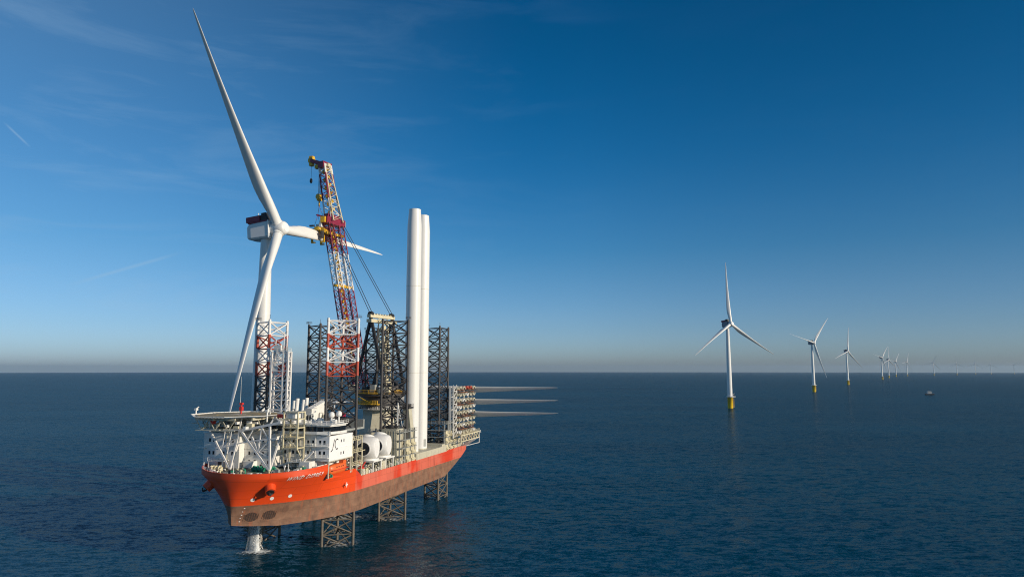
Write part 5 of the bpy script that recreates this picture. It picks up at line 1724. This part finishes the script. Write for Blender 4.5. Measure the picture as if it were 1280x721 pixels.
# inboard cradle frame nearer the roots
b = MB()
for x in (-8, -14.5):
    b.beam((x, -42, 0), (x, -42, 29), 0.6); b.beam((x, -36, 0), (x, -36, 29), 0.6)
for z in (12.2, 18.2, 24.2, 29):
    b.beam((-14.5, -42, z), (-8, -42, z), 0.4); b.beam((-14.5, -36, z), (-8, -36, z), 0.4); b.beam((-14.5, -42, z), (-14.5, -36, z), 0.3)
b.build('root_frame', M['white'], rack)
BLW = blade_mesh(97.0, 0.35)
bmsh = None
for z, wh in ((50.0, 'topmost'), (43.8, 'middle'), (37.6, 'lowest')):
    t = aboard('stored_blade', -73.4, -31.5, z)
    tag(t, 'long pale turbine blade lying across the ship stern over the water, %s of the three' % wh, 'turbine blade', 'turbine blades stacked at the stern')
    if bmsh is None:
        o_ = BLW.build('blade', M['turbine_white'], t); bmsh = o_.data
    else:
        o_ = bpy.data.objects.new('blade', bmsh); col.objects.link(o_); o_.parent = t
    o_.rotation_euler = (R(-90), 0, 0)
    o_.rotation_euler = (Matrix.Rotation(R(-90), 3, 'X') @ Matrix.Rotation(R(24), 3, 'Z')).to_euler()

# ------------------------------------------------------------------ water from the ship and foam
def rag_mat(name, c, rough, alpha_lo, alpha_hi, scale, vec=(1, 1, 1)):
    m = bpy.data.materials.new(name); m.use_nodes = True
    t = m.node_tree; b = t.nodes['Principled BSDF']
    b.inputs['Base Color'].default_value = (*c, 1); b.inputs['Roughness'].default_value = rough
    tcd = t.nodes.new('ShaderNodeTexCoord'); mp_ = t.nodes.new('ShaderNodeMapping'); mp_.inputs['Scale'].default_value = vec
    t.links.new(tcd.outputs['Object'], mp_.inputs['Vector'])
    n = t.nodes.new('ShaderNodeTexNoise'); n.inputs['Scale'].default_value = scale; n.inputs['Detail'].default_value = 7; n.inputs['Roughness'].default_value = 0.7
    t.links.new(mp_.outputs[0], n.inputs['Vector'])
    r = t.nodes.new('ShaderNodeMapRange'); r.inputs['From Min'].default_value = alpha_lo; r.inputs['From Max'].default_value = alpha_hi
    t.links.new(n.outputs['Fac'], r.inputs['Value'])
    return m, t, b, r, tcd


def jet(loc, h, r0, r1, name, lab):
    t = empty(name, loc)
    m, tr3, b, r, tcd = rag_mat('falling_water', (0.78, 0.80, 0.80), 0.5, 0.30, 0.55, 1.1, (1, 1, 0.22))
    tr3.links.new(r.outputs[0], b.inputs['Alpha'])
    mb = MB()
    nseg, n = 26, 16; vs = []
    for j in range(nseg + 1):
        f = j / nseg; rr = r0 + (r1 - r0) * f ** 2.0
        ox = 0.35 * math.sin(f * 7) * f
        for i in range(n):
            a = 2 * PI * i / n; q = rr * (1 + random.uniform(-0.28, 0.28) * (0.4 + f))
            vs.append((ox + q * math.cos(a), q * math.sin(a), h * (1 - f)))
    fs = [(j * n + i, j * n + (i + 1) % n, (j + 1) * n + (i + 1) % n, (j + 1) * n + i) for j in range(nseg) for i in range(n)]
    mb.add(vs, fs, True); o = mb.build('stream', m, t)
    # loose spray clumps round the stream
    sp = MB()
    for k in range(900):
        f = random.random() ** 0.6; a = random.uniform(0, 6.28); q = (r0 + (r1 * 1.9 - r0) * f) * random.uniform(0.6, 1.5)
        p = Vector((q * math.cos(a), q * math.sin(a), h * (1 - f) + random.uniform(0, 0.6))); s_ = random.uniform(0.02, 0.085)
        sp.add([p + Vector((s_, 0, 0)), p + Vector((-s_, s_, 0)), p + Vector((0, -s_, 0)), p + Vector((0, 0, s_ * 3))], [(0, 1, 2), (0, 1, 3), (1, 2, 3), (0, 2, 3)])
    tag(sp.build('spray', M['letter'], t), kind='stuff')
    # thin veil of drifting mist beside the stream
    m2, t2, b2, r2, _ = rag_mat('water_mist', (0.70, 0.74, 0.76), 0.9, 0.38, 0.95, 0.5, (1, 1, 0.3))
    r2.inputs['To Max'].default_value = 0.85
    t2.links.new(r2.outputs[0], b2.inputs['Alpha'])
    vm = MB()
    for (q0, q1, ox) in ((1.2, 2.4, -1.4), (0.7, 1.7, -0.8)):
        vm.lathe([(q0, h), (q0 * 1.1 + 0.1, h * 0.7), ((q0 + q1) / 2, h * 0.35), (q1, 0.3)], 20, o=(ox, 0, 0))
    tag(vm.build('mist', m2, t), kind='stuff')
    tag(t, lab, 'falling water')
    return t


jp = SHIP_M @ Vector((58.2, -5.0, 0))
jet((jp.x, jp.y, 0.0), 12.0, 0.42, 0.7, 'discharge_water', 'white stream of water falling from under the ship bow into the sea')


def foam(loc, rx, ry, rz, lab, dens=0.5):
    m, t3, b, r, tcd = rag_mat('sea_foam', (0.72, 0.75, 0.76), 0.7, 0.42, 0.62, 0.8)
    # foam thins out towards its rim
    ln = t3.nodes.new('ShaderNodeVectorMath'); ln.operation = 'LENGTH'
    mp2 = t3.nodes.new('ShaderNodeMapping'); mp2.inputs['Scale'].default_value = (1 / rx, 1 / ry, 0)
    t3.links.new(tcd.outputs['Object'], mp2.inputs['Vector']); t3.links.new(mp2.outputs[0], ln.inputs[0])
    rr = t3.nodes.new('ShaderNodeMapRange'); rr.inputs['From Min'].default_value = 0.1; rr.inputs['From Max'].default_value = 1.0; rr.inputs['To Min'].default_value = dens; rr.inputs['To Max'].default_value = -0.65
    t3.links.new(ln.outputs['Value'], rr.inputs['Value'])
    ad = t3.nodes.new('ShaderNodeMath'); ad.operation = 'ADD'; ad.use_clamp = True
    t3.links.new(r.outputs[0], ad.inputs[0]); t3.links.new(rr.outputs[0], ad.inputs[1]); t3.links.new(ad.outputs[0], b.inputs['Alpha'])
    mb = MB(); n = 40; rings = 8; vs = [(0, 0, 0.35)]; fs = []
    for j in range(1, rings + 1):
        for i in range(n):
            a = 2 * PI * i / n; q = j / rings
            vs.append((rx * q * math.cos(a), ry * q * math.sin(a), 0.35 * (1 - q) * (1 + random.uniform(-.6, .6)) + 0.03))
    for i in range(n): fs.append((0, 1 + i, 1 + (i + 1) % n))
    for j in range(rings - 1):
        for i in range(n):
            a = 1 + j * n + i; b_ = 1 + j * n + (i + 1) % n; fs.append((a, a + n, b_ + n, b_))
    mb.add(vs, fs, True)
    o = mb.build('sea_foam', m); o.location = loc; o.rotation_euler = (0, 0, rz)
    tag(o, lab, 'foam', kind='stuff')


foam((jp.x, jp.y - 0.5, 0.02), 6.5, 4.2, 0.1, 'white splash of foam where the falling water meets the sea under the bow', 0.8)
for (lx, ly, rr0) in ((41.4, 15, 7.5), (0, 15, 7.0)):
    pq = SHIP_M @ Vector((lx, ly, 0))
    foam((pq.x, pq.y, 0.01), rr0, rr0 * 0.8, 0.0, 'thin broken foam round the foot of the port %s lattice leg' % ('forward' if lx > 10 else 'middle'), 0.12)
foam((-70.5, 288.5, 0.02), 13.5, 6.5, 0.15, 'wide white foam patch on the sea behind the port forward leg', 0.8)

# ------------------------------------------------------------------ small boat far off
bt = empty('crew_boat', (992, 1640, drop(992, 1640)), R(-14))
tag(bt, 'small white and dark workboat alone on the open sea below the far turbines', 'boat')
for s in (-1, 1):
    b = MB()
    b.add([(-9, s * 1.6, -0.5), (8, s * 1.8, -0.5), (-9, s * 4.2, -0.5), (8, s * 3.4, -0.5), (-9, s * 1.6, 2.6), (10.5, s * 2.2, 3.2), (-9, s * 4.2, 2.6), (10.5, s * 3.2, 3.2)],
          [(0, 1, 3, 2), (4, 5, 7, 6), (0, 1, 5, 4), (2, 3, 7, 6), (0, 2, 6, 4), (1, 3, 7, 5)])
    b.build('hull', M['black'], bt)
b = MB(); b.box(-9, 9.5, -3.9, 3.9, 2.7, 3.6); b.build('deck', M['navy'], bt)
b = MB(); b.box(-4.5, 4, -3.1, 3.1, 3.6, 6.6); b.box(-5.4, 4.6, -3.4, 3.4, 6.9, 7.6); b.box(-4.2, 3.4, -2.8, 2.8, 7.6, 8.2); cbo = b.build('cabin', M['white'], bt)
b = MB(); b.box(-4.52, 4.04, -3.12, 3.12, 5.0, 6.2); b.build('window', M['glass'], cbo)
b = MB(); b.tube((-1, 0, 8.2), (-1, 0, 12.4), 0.15, n=6); b.box(-1.1, -0.9, -1.2, 1.2, 10.6, 10.8); b.build('mast', M['dark_steel'], bt)

# ------------------------------------------------------------------ haze
HAZE = 2.6e-5
hz = MB(); hz.box(-42500, 42500, -42500, 42500, -130, 245)
hm = bpy.data.materials.new('haze'); hm.use_nodes = True
ht = hm.node_tree
for n in list(ht.nodes): ht.nodes.remove(n)
ho_ = ht.nodes.new('ShaderNodeOutputMaterial'); pv = ht.nodes.new('ShaderNodeVolumePrincipled')
pv.inputs['Color'].default_value = (0.54, 0.72, 0.88, 1); pv.inputs['Density'].default_value = HAZE; pv.inputs['Anisotropy'].default_value = 0.2
ht.links.new(pv.outputs[0], ho_.inputs['Volume'])
hzo = hz.build('haze', hm); tag(hzo, kind='stuff')
